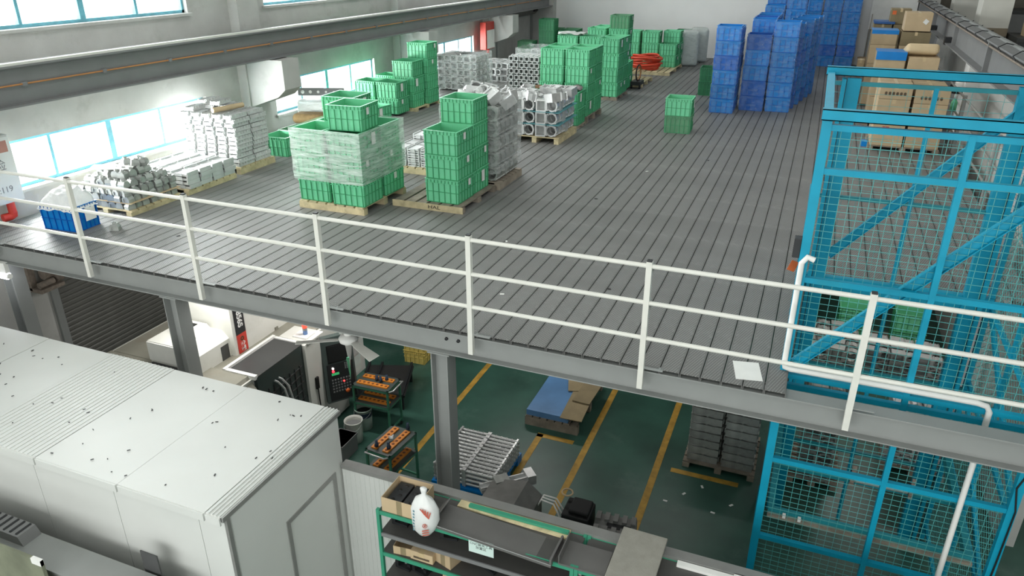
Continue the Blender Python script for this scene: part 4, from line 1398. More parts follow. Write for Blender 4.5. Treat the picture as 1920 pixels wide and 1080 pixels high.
# ------------------------------------------------------------------ machining centre under the deck
cw = mat('machine_cream_white', 'd9d9d2', .45, var=.04, scale=2, stain='b5b3a6', stain_amt=.4, stain_scale=2)
ctop = mat('machine_olive_grey', '8b897d', .45, var=.15, scale=2.5, stain='6e5a45', stain_amt=.4, stain_scale=2)
cdark = mat('machine_dark_green', '3a4442', .35, var=.08, scale=2)
cdk2 = mat('machine_charcoal', '3f4040', .4, var=.06)
CN = (-6.5, 1.5, -3.5)
cn = thing('machining_centre', 'cream and dark green machining centre with a lit control panel under the platform', 'machine', CN)


def np_(name, fn, m, label=None, parent=None):
    b = MB()
    b.T = Matrix.Translation((-CN[0], -CN[1], -CN[2]))
    fn(b)
    o = mk(name, b.data(name, m), cn, label=label)
    return o


ZR = -1.72
np_('enclosure', lambda b: (b.box(-9.0, -6.56, .15, 2.75, -3.45, ZR - .02)), cw)
np_('roof_plate', lambda b: (b.box(-8.95, -7.0, .5, 2.7, ZR - .02, ZR), b.box(-7.0, -6.6, 1.68, 2.7, ZR - .02, ZR), b.box(-8.4, -7.15, 1.9, 1.96, ZR, ZR + .05), b.box(-7.4, -7.34, 1.3, 2.6, ZR, ZR + .05)), ctop)
np_('chip_cover', lambda b: b.prism([(-7.3, -1.695), (-6.62, -1.695), (-6.47, -1.9), (-6.47, -2.6), (-7.3, -2.6)], 'y', .2, .62), ctop)
np_('left_roof', lambda b: b.box(-9.0, -7.0, .15, .5, ZR - .02, ZR - .005), ctop)
np_('door_top', lambda b: b.box(-7.0, -6.5, .68, 1.66, ZR, ZR + .012), cdk2)
np_('door_rim', lambda b: (b.box(-7.05, -7.0, .62, 1.7, ZR - .02, ZR + .05), b.box(-7.0, -6.5, 1.66, 1.71, ZR - .02, ZR + .03), b.box(-7.0, -6.5, .62, .68, ZR - .02, ZR + .04)), M['paper'])
np_('door', lambda b: b.box(-6.56, -6.5, .66, 1.66, -3.3, ZR), cdark)


def grille(b):
    for k in range(8):
        y = .74 + k * .115
        b.bar((-6.495, y, -3.1), (-6.495, y, -2.0), .012, .02)
    for k in range(8):
        z = -3.05 + k * .13
        b.bar((-6.494, .72, z), (-6.494, 1.6, z + .1), .012, .018)


np_('door_grille', grille, cdk2)
for y in (1.12, 1.21):
    np_('door_handle', lambda b: b.tube([(-6.49, y, -2.9), (-6.42, y, -2.8), (-6.41, y, -2.35), (-6.43, y - .03, -2.12), (-6.47, y - .1, -1.98), (-6.495, y - .14, -1.94)], .016, 8), M['alu'], 'chrome door handle')
np_('end_post', lambda b: (b.box(-6.6, -6.45, 1.66, 2.02, -3.45, ZR), b.box(-6.95, -6.42, 1.72, 2.1, ZR, ZR + .03)), cw)
np_('pendant', lambda b: (b.box(-6.45, -6.42, 1.8, 1.86, -2.55, -2.35), b.tube([(-6.43, 1.83, -2.55), (-6.43, 1.83, -2.7), (-6.42, 1.84, -3.2)], .01, 6)), M['black'])
# signal tower on the roof
np_('signal_base', lambda b: b.box(-6.75, -6.5, 1.78, 2.0, ZR + .02, ZR + .05), M['paper'])
np_('signal_blue', lambda b: b.tube([(-6.6, 1.9, ZR + .05), (-6.6, 1.9, ZR + .12)], .035, 14), mat('blue_lens', '5f7fb0', .3))
np_('signal_grey', lambda b: b.tube([(-6.6, 1.9, ZR + .12), (-6.6, 1.9, ZR + .16)], .035, 14), M['alu_trim'])
np_('signal_red', lambda b: b.tube([(-6.6, 1.9, ZR + .16), (-6.6, 1.9, ZR + .26)], .037, 14), emit('red_lens_lit', 'ff4a38', 1.6), 'lit red signal lens')
# white lower housing and tower column with the model sign
np_('side_housing', lambda b: b.prism([(-8.1, -1.72), (-7.25, -1.72), (-7.25, -1.44), (-7.36, -1.33), (-8.1, -1.33)], 'y', .4, 1.04), cw)
np_('housing_front_band', lambda b: b.box(-8.1, -7.25, .38, .4, -1.62, -1.34), M['paper'])
np_('housing_dark_block', lambda b: b.box(-8.08, -7.3, .2, .41, -2.6, -1.66), cdk2)  # plain charcoal block under the front band
np_('top_vent', lambda b: (b.prism([(-7.95, -1.33), (-7.5, -1.33), (-7.58, -1.25), (-7.95, -1.25)], 'y', .7, 1.0)), cw)
np_('vent_grille', lambda b: b.box(-7.85, -7.68, .8, .93, -1.25, -1.243), M['black'])
np_('column_tower', lambda b: b.box(-8.2, -7.17, 1.04, 2.3, ZR, -.45), cw)
np_('access_door', lambda b: b.box(-7.25, -7.245, .85, 1.0, -1.72, -1.5), cdk2)
np_('sign_black', lambda b: b.box(-7.17, -7.16, 1.1, 1.29, -1.42, -.6), M['dark'])
np_('sign_red', lambda b: b.box(-7.17, -7.16, 1.1, 1.29, -1.715, -1.42), M['red'])
rt = (0, pi / 2, 0)
# lettering runs down the tower, turned a quarter to the right
Rm = Matrix(((0, 0, 1), (0, 1, 0), (-1, 0, 0)))
eul = Matrix(((0, 0, 1), (0, 1, 0), (-1, 0, 0))).to_euler()
for body, z, sz in (('856S', -1.19, .13), ('台群', -1.62, .085)):
    o = text_mesh('lettering', body, sz, M['paper'], cn, (-7.158 - CN[0], 1.195 - CN[1], z - CN[2]), tuple(eul), bold=.004)
np_('gear_mark', lambda b: [b.cbox((-7.158, 1.195 + .025 * cos(k), -1.5 + .025 * sin(k)), (.003, .018, .018), 0, (k, 0, 0)) for k in [i * pi / 4 for i in range(8)]], mat('dark_olive_mark', '4a3a20', .6))
# control panel on the corner, turned towards the aisle
cp = mk('control_panel', MB().box(-.25, .25, 0, .12, -.55, .55).data('control_panel', mat('panel_green_grey', '4b5653', .45)), cn, (-6.27 - CN[0], 2.2 - CN[1], -2.36 - CN[2]), (-.1, 0, radians(53)))
mk('screen', MB().box(-.15, .15, -.012, 0, .14, .4).box(-.17, .17, -.006, 0, .12, .42).data('screen', M['black']), cp)
mk('lower_plate', MB().box(-.2, .22, -.008, 0, -.52, .1).data('lower_plate', M['dark']), cp)
kb = MB()
for i in range(7):
    for j in range(5):
        kb.box(-.15 + i * .045, -.125 + i * .045, -.014, -.008, -.38 + j * .05, -.355 + j * .05)
for i in range(3):
    for j in range(4):
        kb.box(.08 + i * .03, .1 + i * .03, -.014, -.008, -.02 + j * .028, 0 + j * .028)
mk('keys', kb.data('keys', M['crane']), cp, kind='stuff')
for (x, z, r, m, lab) in ((-.11, .03, .016, emit('white_led', 'fff3ee', 6), 'lit white button'), (-.11, -.02, .02, emit('red_led', 'ff2a3a', 4), 'lit red button'), (.04, -.22, .014, emit('red_led_small', 'ff3a3a', 4), 'small lit red button'), (.08, -.4, .035, mat('orange_knob', 'd9662a', .5), 'orange emergency stop')):
    mk('button', MB().lathe([(0, .014), (r, .012), (r, 0)], 14).data('button', m), cp, (x, -.008, z), (pi / 2, 0, 0), label=lab)
mk('pad', MB().box(-.14, -.02, -.012, -.008, -.09, -.05).data('pad', emit('green_led', '3fae6a', .5)), cp, label='green indicator row')
# white electrical box with papers beside the panel
eb_ = np_('switch_box', lambda b: b.box(-6.3, -6.16, 2.32, 2.74, -2.62, -1.7), M['panel'])
np_('green_edge', lambda b: b.box(-6.28, -6.155, 2.30, 2.32, -2.62, -2.2), M['green_crate'])
np_('red_frame_poster', lambda b: b.box(-6.16, -6.156, 2.36, 2.7, -2.0, -1.74), mat('mauve_poster', 'a58f8d', .7))
np_('paper_sheet', lambda b: b.box(-6.156, -6.153, 2.38, 2.62, -2.25, -1.95), mat('grey_paper', 'c3c1be', .8))
np_('paper_sheet', lambda b: b.box(-6.16, -6.156, 2.38, 2.62, -2.58, -2.28), mat('mint_paper', 'cfdcd8', .8))

# ------------------------------------------------------------------ ceiling fan hung from the deck
cf_ = thing('ceiling_fan', 'white three-bladed ceiling fan hanging below the front beam', 'fan', (-4.78, .45, -.62))
mk('down_rod', MB().tube([(0, 0, .05), (0, 0, .57)], .02, 10).lathe([(.05, .0), (.055, .12), (.04, .16), (0, .16)], 14).data('down_rod', M['paper']), cf_)
mk('motor_housing', MB().lathe([(0, -.1), (.07, -.1), (.11, -.07), (.12, -.03), (.1, 0), (.05, .02), (0, .02)], 20).data('motor_housing', M['paper']), cf_)
for k in range(3):
    a = radians(-28 + 120 * k)
    blade = MB()
    blade.add([(.12, -.035, -.05), (.2, -.05, -.055), (.62, -.075, -.06), (.62, .06, -.03), (.2, .045, -.035), (.12, .035, -.045),
               (.12, -.035, -.045), (.2, -.05, -.05), (.62, -.075, -.055), (.62, .06, -.025), (.2, .045, -.03), (.12, .035, -.04)],
              [(0, 1, 2, 3, 4, 5), (11, 10, 9, 8, 7, 6)] + [(i, (i + 1) % 6, (i + 1) % 6 + 6, i + 6) for i in range(6)])
    mk('blade', blade.data('blade', M['rail_white']), cf_, (0, 0, 0), a)

# ------------------------------------------------------------------ floor things
def F_(z=0):
    return z - 3.5


def tool_cart(x, y, rz, label):
    t = thing('tool_cart', label, 'cart', (x, y, F_()), rz)
    w, d, h = .64, .42, .85
    gm = mat('cart_green', '3f7d63', .5, var=.1)
    for sx in (-1, 1):
        for sy in (-1, 1):
            mk('leg', MB().box(sx * (w / 2 - .015) - .015, sx * (w / 2 - .015) + .015, sy * (d / 2 - .015) - .015, sy * (d / 2 - .015) + .015, .06, h).data('leg', gm), t)
            mk('caster', MB().tube([(sx * (w / 2 - .02) - .012, sy * (d / 2 - .02), .03), (sx * (w / 2 - .02) + .012, sy * (d / 2 - .02), .03)], .03, 10).data('caster', M['dark']), t)
    for z in (h, h - .3):
        mk('shelf', MB().box(-w / 2, w / 2, -d / 2, d / 2, z - .012, z).data('shelf', mat('cart_shelf_dark', '46504d', .5)), t)
        mk('shelf_frame', MB().box(-w / 2, w / 2, -d / 2, -d / 2 + .02, z - .05, z - .012).box(-w / 2, w / 2, d / 2 - .02, d / 2, z - .05, z - .012).box(-w / 2, -w / 2 + .02, -d / 2, d / 2, z - .05, z - .012).box(w / 2 - .02, w / 2, -d / 2, d / 2, z - .05, z - .012).data('shelf_frame', gm), t)
        for y_ in (-.1, .09):
            r_ = mk('tool_rack', MB().box(-.27, .27, y_ - .045, y_ + .045, z, z + .022).data('tool_rack', mat('orange_rack', 'd8862f', .5, var=.08)), t, label='orange tool holder strip')
            for k in range(7):
                mk('socket', MB().lathe([(0, .0005), (.022, .0005), (.022, 0)], 10).data('socket', mat('socket_dark', '7a3f18', .6)), r_, (-.23 + k * .077, y_, z + .023))
    mk('handle', MB().tube([(w / 2, -d / 2 + .04, h - .03), (w / 2 + .07, -d / 2 + .05, h), (w / 2 + .07, d / 2 - .05, h), (w / 2, d / 2 - .04, h - .03)], .012, 8).data('handle', M['alu']), t)
    mk('lower_rail', MB().box(w / 2 - .025, w / 2 - .005, -d / 2, d / 2, .1, .13).box(-w / 2 + .005, -w / 2 + .025, -d / 2, d / 2, .1, .13).data('lower_rail', gm), t)
    return t


tool_cart(-5.8, 2.47, .03, 'green tool cart with orange strips standing below the white paper-covered box')
tool_cart(-4.78, 1.2, -pi / 2 - .1, 'green tool cart with orange strips standing nearer the white partition')
for k, (x, y, z, rz) in enumerate(((-5.8, 2.5, .89, 0), (-5.72, 2.48, .89, 1), (-5.65, 2.55, .89, 2))):
    t = mk('tool_holder', MB().lathe([(0, 0), (.028, 0), (.03, .03), (.02, .04), (.02, .09), (0, .09)], 10).data('tool_holder', mat('navy_tool', '26384d', .4)), None, (x, y, F_(.872)), rz, 'dark blue tool holder, %s on the cart below the paper-covered box' % ('leftmost', 'middle', 'rightmost')[k], 'tool', 'tool holders on the farther cart')
for q_, (x, y) in enumerate(((-4.88, .98), (-4.7, 1.0), (-4.68, 1.5))):
    mk('tool_holder', MB().lathe([(0, 0), (.028, 0), (.03, .04), (.02, .05), (.02, .1), (0, .1)], 10).data('tool_holder', mat('navy_tool', '26384d', .4)), None, (x, y, F_(.872)), 0, 'dark tool holder, %s on the cart nearer the white partition' % ('front left', 'front right', 'rear')[q_], 'tool', 'tool holders on the nearer cart')
b = MB()
rk = random.Random(9)
V = [(rk.uniform(-.06, .06), rk.uniform(-.06, .06), rk.uniform(0, .07)) for _ in range(14)]
b.add(V, [(i, (i + 3) % 14, (i + 7) % 14) for i in range(14)])
mk('clear_wrap', b.data('clear_wrap', film('wrap_scrap', 'e8ecec', .4, .8, 20, .2)), None, (-4.78, 1.22, F_(.875)), 0, 'crumpled clear plastic scrap on the nearer tool cart', 'wrap')


def pail(x, y, label, body, content, band=None):
    t = thing('pail', label, 'pail', (x, y, F_()))
    mk('pail_body', MB().lathe([(0, .0), (.125, 0), (.135, .2), (.14, .36), (.148, .365), (.148, .38), (.136, .38), (.13, .33), (.122, .02), (0, .02)], 24).data('pail_body', body), t)
    mk('content', MB().lathe([(0, .3), (.131, .3)], 24).data('content', content), t)
    if band:
        mk('band', MB().lathe([(.139, .24), (.1435, .33)], 24).data('band', band), t)
    hp = [(.148 * cos(a), .148 * sin(a), .33 - .1 * sin(a)) for a in [i * pi / 10 for i in range(11)]]
    mk('bail', MB().tube([(p[0], -abs(p[1]) * .98 - .01, p[2]) for p in hp], .004, 5).data('bail', M['alu']), t)


pail(-5.97, 2.0, 'white paint pail standing nearer the booth corner', M['rail_white'], M['crane'])
pail(-6.02, 2.36, 'dark-rimmed pale green pail behind the white pail', mat('pail_green', 'a9b8ae', .5), M['black'], mat('pail_navy', '28344a', .4))
mk('grey_bin', MB().box(-.15, .15, -.2, .2, 0, .3).box(-.16, .16, -.21, .21, .27, .3).data('grey_bin', M['crane']), None, (-5.95, 1.62, F_()), 0, 'low grey metal box on the floor beside the white pail', 'box')
# two yellow crates and the dark bench before them
YC = crate_data('yellow_crate', .45, .5, .26, 'wood', 4, True)
YC.materials.clear()
YC.materials.append(mat('pale_yellow_plastic', 'cdb968', .5, var=.08))
YC.materials.append(mat('pale_yellow_rib', 'a8954a', .5))
for L in range(2):
    t = thing('plastic_crate', 'pale yellow plastic crate, %s of the two behind the dark bench' % ('lower', 'upper')[L], 'crate', (-6.27, 4.72, F_(L * .262)), .04, 'pale yellow crates under the platform')
    mk('crate_body', YC, t)
t = thing('dark_bench', 'dark low metal bench with rails on the floor before the yellow crates', 'bench', (-6.2, 3.35, F_()), .35)
mk('bench_top', MB().box(-.42, .42, -.5, .5, .26, .3).data('bench_top', mat('bench_dark', '2a2a2a', .5)), t)
for x in (-.38, -.15, .38):
    mk('bench_rail', MB().box(x - .02, x + .02, -.55, .55, .3, .34).data('bench_rail', M['dark']), t)
for sx in (-.36, .36):
    for sy in (-.45, .45):
        mk('leg', MB().box(sx - .03, sx + .03, sy - .03, sy + .03, 0, .26).data('leg', M['dark']), t)
# blue pallet of shaft castings
def plastic_pallet(x0, x1, y0, y1, label, m):
    t = thing('plastic_pallet', label, 'pallet', ((x0 + x1) / 2, (y0 + y1) / 2, F_()))
    w, d = (x1 - x0) / 2, (y1 - y0) / 2
    mk('deck', MB().box(-w, w, -d, d, .11, .14).data('deck', m), t)
    for i in (-1, 0, 1):
        for j in (-1, 0, 1):
            mk('foot', MB().box(i * (w - .08) - .08, i * (w - .08) + .08, j * (d - .08) - .08, j * (d - .08) + .08, 0, .11).data('foot', m), t)


plastic_pallet(-4.3, -3.32, 1.42, 2.5, 'blue plastic pallet under the shaft castings on the ground floor', M['blue_crate'])
sb = MB()
sb.tube([(-.21, 0, .035), (.21, 0, .035)], .024, 8)
for x in (-.22, .22):
    sb.box(x - .014, x + .014, -.034, .034, 0, .07)
    sb.tube([(x, 0, .035), (x + (.03 if x > 0 else -.03), 0, .035)], .02, 8)
for k in range(4):
    sb.box(-.13 + k * .085, -.12 + k * .085, -.012, .012, .055, .066)
sbd = sb.data('shaft_casting', M['alu'])
for L in range(4):
    for i in range(2):
        for j in range(12):
            piece('shaft_casting', sbd, (-4.04 + i * .47, 1.5 + j * .082, F_(.142 + L * .073)), ra.uniform(-.02, .02), 'bright shaft casting, %s on the blue pallet' % at_(L, i, j), 'shaft castings on the blue pallet')
# sheet stack
pallet(-3.62, -2.72, 3.42, 4.95, 'dark pallet under the blue-sheeted stack on the ground floor', .18, 'y', 'wood_dark').location.z -= 3.5
bs = mk('blue_sheet_stack', MB().box(-.43, .28, -.74, .74, 0, .1).data('blue_sheet_stack', mat('blue_film_sheet', '5b87b5', .35, var=.2, scale=2, bump=.3, bscale=4)), None, (-3.17, 4.18, F_(.182)), 0, 'stack of blue film-covered sheets on the dark pallet', 'sheets')
for k, (x, y, rz, w, d) in enumerate(((-2.86, 4.0, .04, .36, 1.2), (-2.95, 4.45, .3, .5, .4), (-2.8, 4.3, -.05, .3, .8))):
    mk('beige_board', MB().box(-w / 2, w / 2, -d / 2, d / 2, 0, .012).data('beige_board', M['card_dark']), None, (x, y, F_(.284 + k * .014)), rz, 'beige board lying on the blue sheets, %s of the three' % ('lowest', 'turned one', 'highest')[k], 'board')
# bored plate castings
bc = MB()
bc.box(-.22, .22, -.14, .14, 0, .03)
bc.box(-.22, .22, -.14, -.12, .03, .11).box(-.22, .22, .12, .14, .03, .11)
for x in (-.11, .11):
    bc.lathe([(.1, .03), (.1, .13), (.075, .13), (.06, .05), (0, .05)], 16, (x, 0, 0))
bc.box(-.012, .012, -.12, .12, .03, .12).box(-.24, -.22, -.05, .05, .0, .08).box(.22, .24, -.05, .05, 0, .08)
bcd = bc.data('bored_casting', M['alu_dull'])
pallet(-1.02, .02, 3.28, 4.35, 'dark wooden pallet under the bored castings beside the lift cage', .1, 'x', 'wood_dark').location.z -= 3.5
for L in range(8):
    for i in range(2):
        for j in range(3):
            piece('bored_casting', bcd, (-.75 + i * .5, 3.5 + j * .3, F_(.102 + L * .135)), ra.uniform(-.02, .02), 'twin-bored casting, %s beside the lift cage' % at_(L, i, j), 'bored castings beside the lift cage')
for k in range(5):
    mk('floor_scrap', MB().cbox((0, 0, .004), (.06, .03, .006), 0, (0, 0, k)).data('floor_scrap', M['paper']), None, (-1.1 + k * .22, 2.4 + (k % 3) * .25, F_()), 0, 'small pale scrap lying on the dark green floor', 'scrap', 'small scraps on the ground floor')
# fixtures behind the partition
gy = mat('grimy_steel', '7b7b78', .5, metal=.3, var=.2)
t = thing('machine_guard', 'dark grey sheet metal machine guard behind the partition', 'guard', (-2.9, .95, F_()))
mk('guard_shell', MB().prism([(-.35, 0), (.35, 0), (.35, .55), (.15, .72), (-.35, .6)], 'y', -.3, .3).data('guard_shell', gy), t)
mk('rim', MB().bar((-.32, -.32, .63), (.12, -.32, .74), .03, .06).bar((.12, -.32, .74), (.34, -.32, .58), .03, .06).data('rim', M['alu_trim']), t)
t = thing('linear_actuator', 'bright linear actuator rail lying behind the partition', 'actuator', (-3.1, 1.3, F_(.5)), .75)
mk('rail', MB().box(-.35, .35, -.06, .06, 0, .06).box(-.35, .35, -.055, -.04, .06, .09).box(-.35, .35, .04, .055, .06, .09).data('rail', M['alu']), t)
mk('end_block', MB().box(.3, .42, -.1, .1, -.02, .12).data('end_block', M['alu']), t)
mk('slider', MB().box(-.15, .05, -.08, .08, .06, .14).data('slider', M['alu_dull']), t)
mk('stand', MB().box(-.25, .25, -.1, .1, -.5, 0).data('stand', gy), t)
t = thing('pump_unit', 'black pump unit with white hoses behind the partition', 'pump', (-2.0, 1.1, F_()))
bevel(mk('pump_body', MB().box(-.18, .18, -.18, .18, 0, .62).box(-.1, .16, -.14, .14, .62, .68).data('pump_body', M['black']), t), .02)
for k in range(3):
    mk('hose', MB().tube([(-.2, -.1 + k * .08, .45), (-.32, -.05 + k * .06, .62), (-.5, k * .05, .6), (-.6, .02, .4)], .012, 6).data('hose', M['paper']), t)
mk('rope_ring', MB().tube([(-.2 + .07 * cos(a), .15 + .07 * sin(a), .7) for a in [i * pi / 8 for i in range(17)]], .012, 6).data('rope_ring', M['card']), t)
t = thing('fixture_block', 'dark ribbed steel fixture block behind the partition', 'fixture', (-1.5, .98, F_()), .1)
fx = MB()
fx.box(-.26, .26, -.24, .24, 0, .55)
for k in range(5):
    fx.box(-.25 + k * .11, -.19 + k * .11, -.24, -.02, .55, .6).box(-.25 + k * .11, -.19 + k * .11, .1, .24, .55, .59)
mk('block', fx.data('block', gy), t)
mk('slot', MB().box(-.1, .2, .0, .09, .551, .556).data('slot', M['black']), t)

# ------------------------------------------------------------------ partition, rack and its load
pt = thing('partition_wall', 'low white ribbed partition with a grey cap behind the green rack', 'partition', (-4.17, -.75, -3.5))
x = 0.0
k = 0
while x < 5.3:
    m_ = MB().box(x + .002, x + .998, 0, .05, 0, 1.98)
    for q in range(16):
        m_.box(x + .03 + q * .0605, x + .04 + q * .0605, -.004, 0, .02, 1.96)
    mk('partition_panel', m_.data('partition_panel', M['panel']), pt)
    x += 1.0
mk('cap_rail', MB().box(0, 6.0, -.02, .09, 1.975, 2.02).data('cap_rail', M['alu_trim']), pt, label='grey cap rail')
gp = mat('rack_green', '3c9577', .5, var=.12, scale=4)
shm = mat('rack_shelf_dark', '4b4a48', .55, var=.15, scale=3)
for (rx, wid, lab) in ((-3.44, 2.04, 'green steel rack of tooling shelves in front of the partition, with a paper notice'), (-1.36, 1.3, 'green steel rack right of the noticed one, under the stone slab')):
    rk_ = thing('shelf_rack', lab, 'rack', (rx, -1.2, -3.5))
    for px_ in (0, wid):
        for py_ in (0, .42):
            mk('post', MB().box(px_ - .018, px_ + .018, py_ - .018, py_ + .018, 0, 2.0).data('post', gp), rk_)
    for z in (1.98, 1.7, 1.44, 1.1, .7, .2):
        mk('shelf', MB().box(0, wid, 0, .42, z - .01, z).data('shelf', shm), rk_)
        mk('shelf_edge', MB().box(.018, wid - .018, -.012, .002, z - .04, z + .004).box(.018, wid - .018, .42, .43, z - .04, z + .004).data('shelf_edge', gp if z != 1.7 else M['crane']), rk_)
mk('paper_notice', MB().box(0, .26, -.002, 0, -.17, 0).data('paper_notice', mat('mint_notice', 'cfe3dd', .8, var=.03)), None, (-2.43, -1.222, -1.5), (0, .0, 0), 'pale mint paper notice hung on the green rack front', 'notice')
nt_ = [o for o in COL.objects if o.name == 'paper_notice'][0]
text_mesh('lettering', 'CNC装夹工具\n放置区', .036, mat('ink_grey', '5c6664', .8), nt_, (.13, -.0025, -.08), (pi / 2, 0, 0), sx=1.05)


def open_box(name, x, y, z, w, d, h, rz, label, m='card', fill=None, flaps=False):
    t = thing(name, label, 'carton', (x, y, z), rz)
    b = MB()
    k = .006
    b.box(-w / 2, w / 2, -d / 2, d / 2, 0, k).box(-w / 2, w / 2, -d / 2, -d / 2 + k, k, h).box(-w / 2, w / 2, d / 2 - k, d / 2, k, h).box(-w / 2, -w / 2 + k, -d / 2 + k, d / 2 - k, k, h).box(w / 2 - k, w / 2, -d / 2 + k, d / 2 - k, k, h)
    mk('carton_body', b.data('carton_body', M[m]), t)
    mk('tape', MB().box(-.03, .03, -d / 2 - .001, -d / 2, 0, h).data('tape', M['card_dark']), t)
    return t


ZS = [-3.5 + z for z in (1.98, 1.7, 1.44, 1.1)]
open_box('carton', -3.2, -1.01, ZS[0] + .002, .4, .36, .17, .0, 'open carton of black slotted blocks on the rack top')
for i in range(2):
    t = thing('slotted_block', 'black slotted steel block in the rack-top carton, %s one' % ('left', 'right')[i], 'block', (-3.29 + i * .18, -1.01, ZS[0] + .01))
    bevel(mk('block', MB().box(-.08, .08, -.16, .16, 0, .11).data('block', M['dark']), t), .004)
    for k in range(4):
        mk('bore', MB().lathe([(0, .001), (.022, .001), (.022, 0)], 12).data('bore', M['black']), t, (-.02 + .04 * (k % 2), -.11 + k * .075, .11))
# white sack
sk = thing('white_sack', 'tied white plastic sack with printed characters hanging on the rack front', 'sack', (-2.88, -1.24, -1.6))
prof = [(0, 0), (.07, .01), (.12, .08), (.145, .2), (.14, .33), (.1, .42), (.04, .47), (.022, .49), (.03, .53), (.035, .56), (0, .56)]
sbm = MB()
n = 20
V, F = [], []
rs_ = random.Random(2)
for i, (r, z) in enumerate(prof):
    for j in range(n):
        a = 2 * pi * j / n
        wv = 1 + (.08 * sin(7 * a) * (z / .5) if z > .3 else .03 * sin(3 * a))
        V.append((r * cos(a) * wv * 1.0 - .02 * (z < .2), r * sin(a) * wv * .7, z))
for i in range(len(prof) - 1):
    for j in range(n):
        F.append((i * n + j, i * n + (j + 1) % n, (i + 1) * n + (j + 1) % n, (i + 1) * n + j))
sbm.add(V, F, 0, True)
mk('sack_body', sbm.data('sack_body', mat('sack_white', 'e3e5e3', .5, var=.05, bump=.25, bscale=25)), sk)
text_mesh('lettering', '天然河粉', .035, mat('blue_print', '6a93a0', .7), sk, (-.09, -.1, .22), (pi / 2, 0, -.5), sx=.6) if False else None
ring = MB()
for k in range(16):
    a0, a1 = 2 * pi * k / 16, 2 * pi * (k + 1) / 16
    ring.bar((.022 * cos(a0), 0, .022 * sin(a0)), (.022 * cos(a1), 0, .022 * sin(a1)), .004, .006, up=(0, 1, 0))
ring.cbox((0, 0, 0), (.016, .004, .016))
pr = mat('red_print', 'c0604f', .7)
mk('red_mark', ring.data('red_mark', pr), sk, (.05, -.105, .2), (0, 0, .25), label='round red printed mark')
for k in range(3):
    mk('print_line', MB().box(-.035, .035, -.002, 0, -.006, .006).data('print_line', pr), sk, (.05, -.1 + .004 * k, .14 - k * .03), (0, -.3, .25))
for k in range(7):
    mk('blue_print', MB().box(-.01, .01, -.002, 0, -.008, .008).data('blue_print', mat('blue_print', '5f8f9d', .7)), sk, (-.085 + .002 * k, -.087, .1 + k * .038), (0, 0, -.45))
for k in range(5):
    a = -.6 + k * .22
    mk('red_flash', MB().box(-.006, .006, -.002, 0, -.04, .04).data('red_flash', pr), sk, (.03 + k * .016, -.098 + .004 * k, .36 - .01 * k), (0, a, .2))
# grey sheet metal trays on the rack top
tm = mat('tray_steel', '6a6967', .5, metal=.2, var=.12, scale=2)
t = thing('metal_tray', 'long grey sheet metal tray tilted on the rack top behind the notice', 'tray', (-2.2, -1.08, ZS[0] + .01), (.0, .04, -.02))
mk('tray_sheet', MB().box(-.66, .62, -.17, .17, 0, .008).box(-.66, .62, -.176, -.17, 0, .03).prism([(-.66, 0), (-.58, .11), (-.57, .11), (-.645, .0)], 'y', -.17, .17).box(.6, .62, -.17, .17, 0, .09).data('tray_sheet', tm), t)
mk('bright_edge', MB().box(-.66, .62, -.179, -.175, .03, .034).data('bright_edge', M['alu']), t)
t = thing('metal_tray', 'short grey sheet metal tray lying on the rack right of the long tray', 'tray', (-1.3, -1.06, ZS[0] + .01))
mk('tray_sheet', MB().box(-.22, .2, -.16, .16, 0, .008).box(-.23, -.22, -.16, .16, 0, .1).box(-.22, .2, -.165, -.16, 0, .02).data('tray_sheet', tm), t)
mk('yellowed_board', MB().box(-.62, .55, -.06, .06, 0, .02).data('yellowed_board', M['wood']), None, (-2.1, -.82, ZS[0] + .004), (.0, 0, -.02), 'yellowed narrow board behind the long tray on the rack', 'board')
mk('green_bar', MB().box(-.55, .5, -.02, .02, 0, .03).data('green_bar', gp), None, (-2.05, -.83, ZS[0] + .026), 0, 'green painted steel bar lying on the yellowed board', 'bar')
t = thing('stone_slab', 'grey stone-like slab lying across the right rack and the partition cap', 'slab', (-.86, -.98, -1.42), (.04, 0, -.02))
bevel(mk('slab_body', MB().box(-.21, .21, -.32, .32, 0, .03).data('slab_body', mat('slab_grey', '8f8d84', .8, var=.12, scale=12, bump=.2, bscale=60, stain='6b6a62', stain_amt=.5, stain_scale=6)), t), .006)
mk('support', MB().box(-.18, .18, -.2, .2, -.1, 0).data('support', M['card_dark']), t)
# boxes on the lower shelves
open_box('carton', -3.22, -1.02, ZS[2] + .002, .22, .3, .1, .1, 'small open carton on the third rack shelf, left end')
t = carton(-3.12, -2.86, -1.18, -.9, ZS[2] + .002, .11, 'closed flat carton with printing on the third rack shelf', 'card')
mk('printed_marks', MB().box(-.09, .09, -.1425, -.14, .03, .055).data('printed_marks', printm), t)
open_box('carton', -2.72, -1.0, ZS[2] + .002, .2, .3, .17, -.3, 'tall open carton on the third rack shelf behind the flat one')
open_box('carton', -2.6, -1.02, ZS[3] + .14, .3, .3, .12, -.25, 'open carton with a white sheet inside on the fourth rack shelf')
mk('carton_riser', MB().box(-.13, .13, -.12, .12, 0, .137).data('carton_riser', M['card_dark']), None, (-2.6, -1.02, ZS[3] + .001), -.25, 'plain carton under the open one on the fourth rack shelf', 'carton')
mk('white_sheet', MB().cbox((0, 0, 0), (.24, .1, .004), 0, (.1, .15, .2)).data('white_sheet', M['paper']), None, (-2.56, -1.05, ZS[3] + .27), 0, 'white paper sheet in the open carton on the fourth rack shelf', 'paper')
rj = random.Random(12)
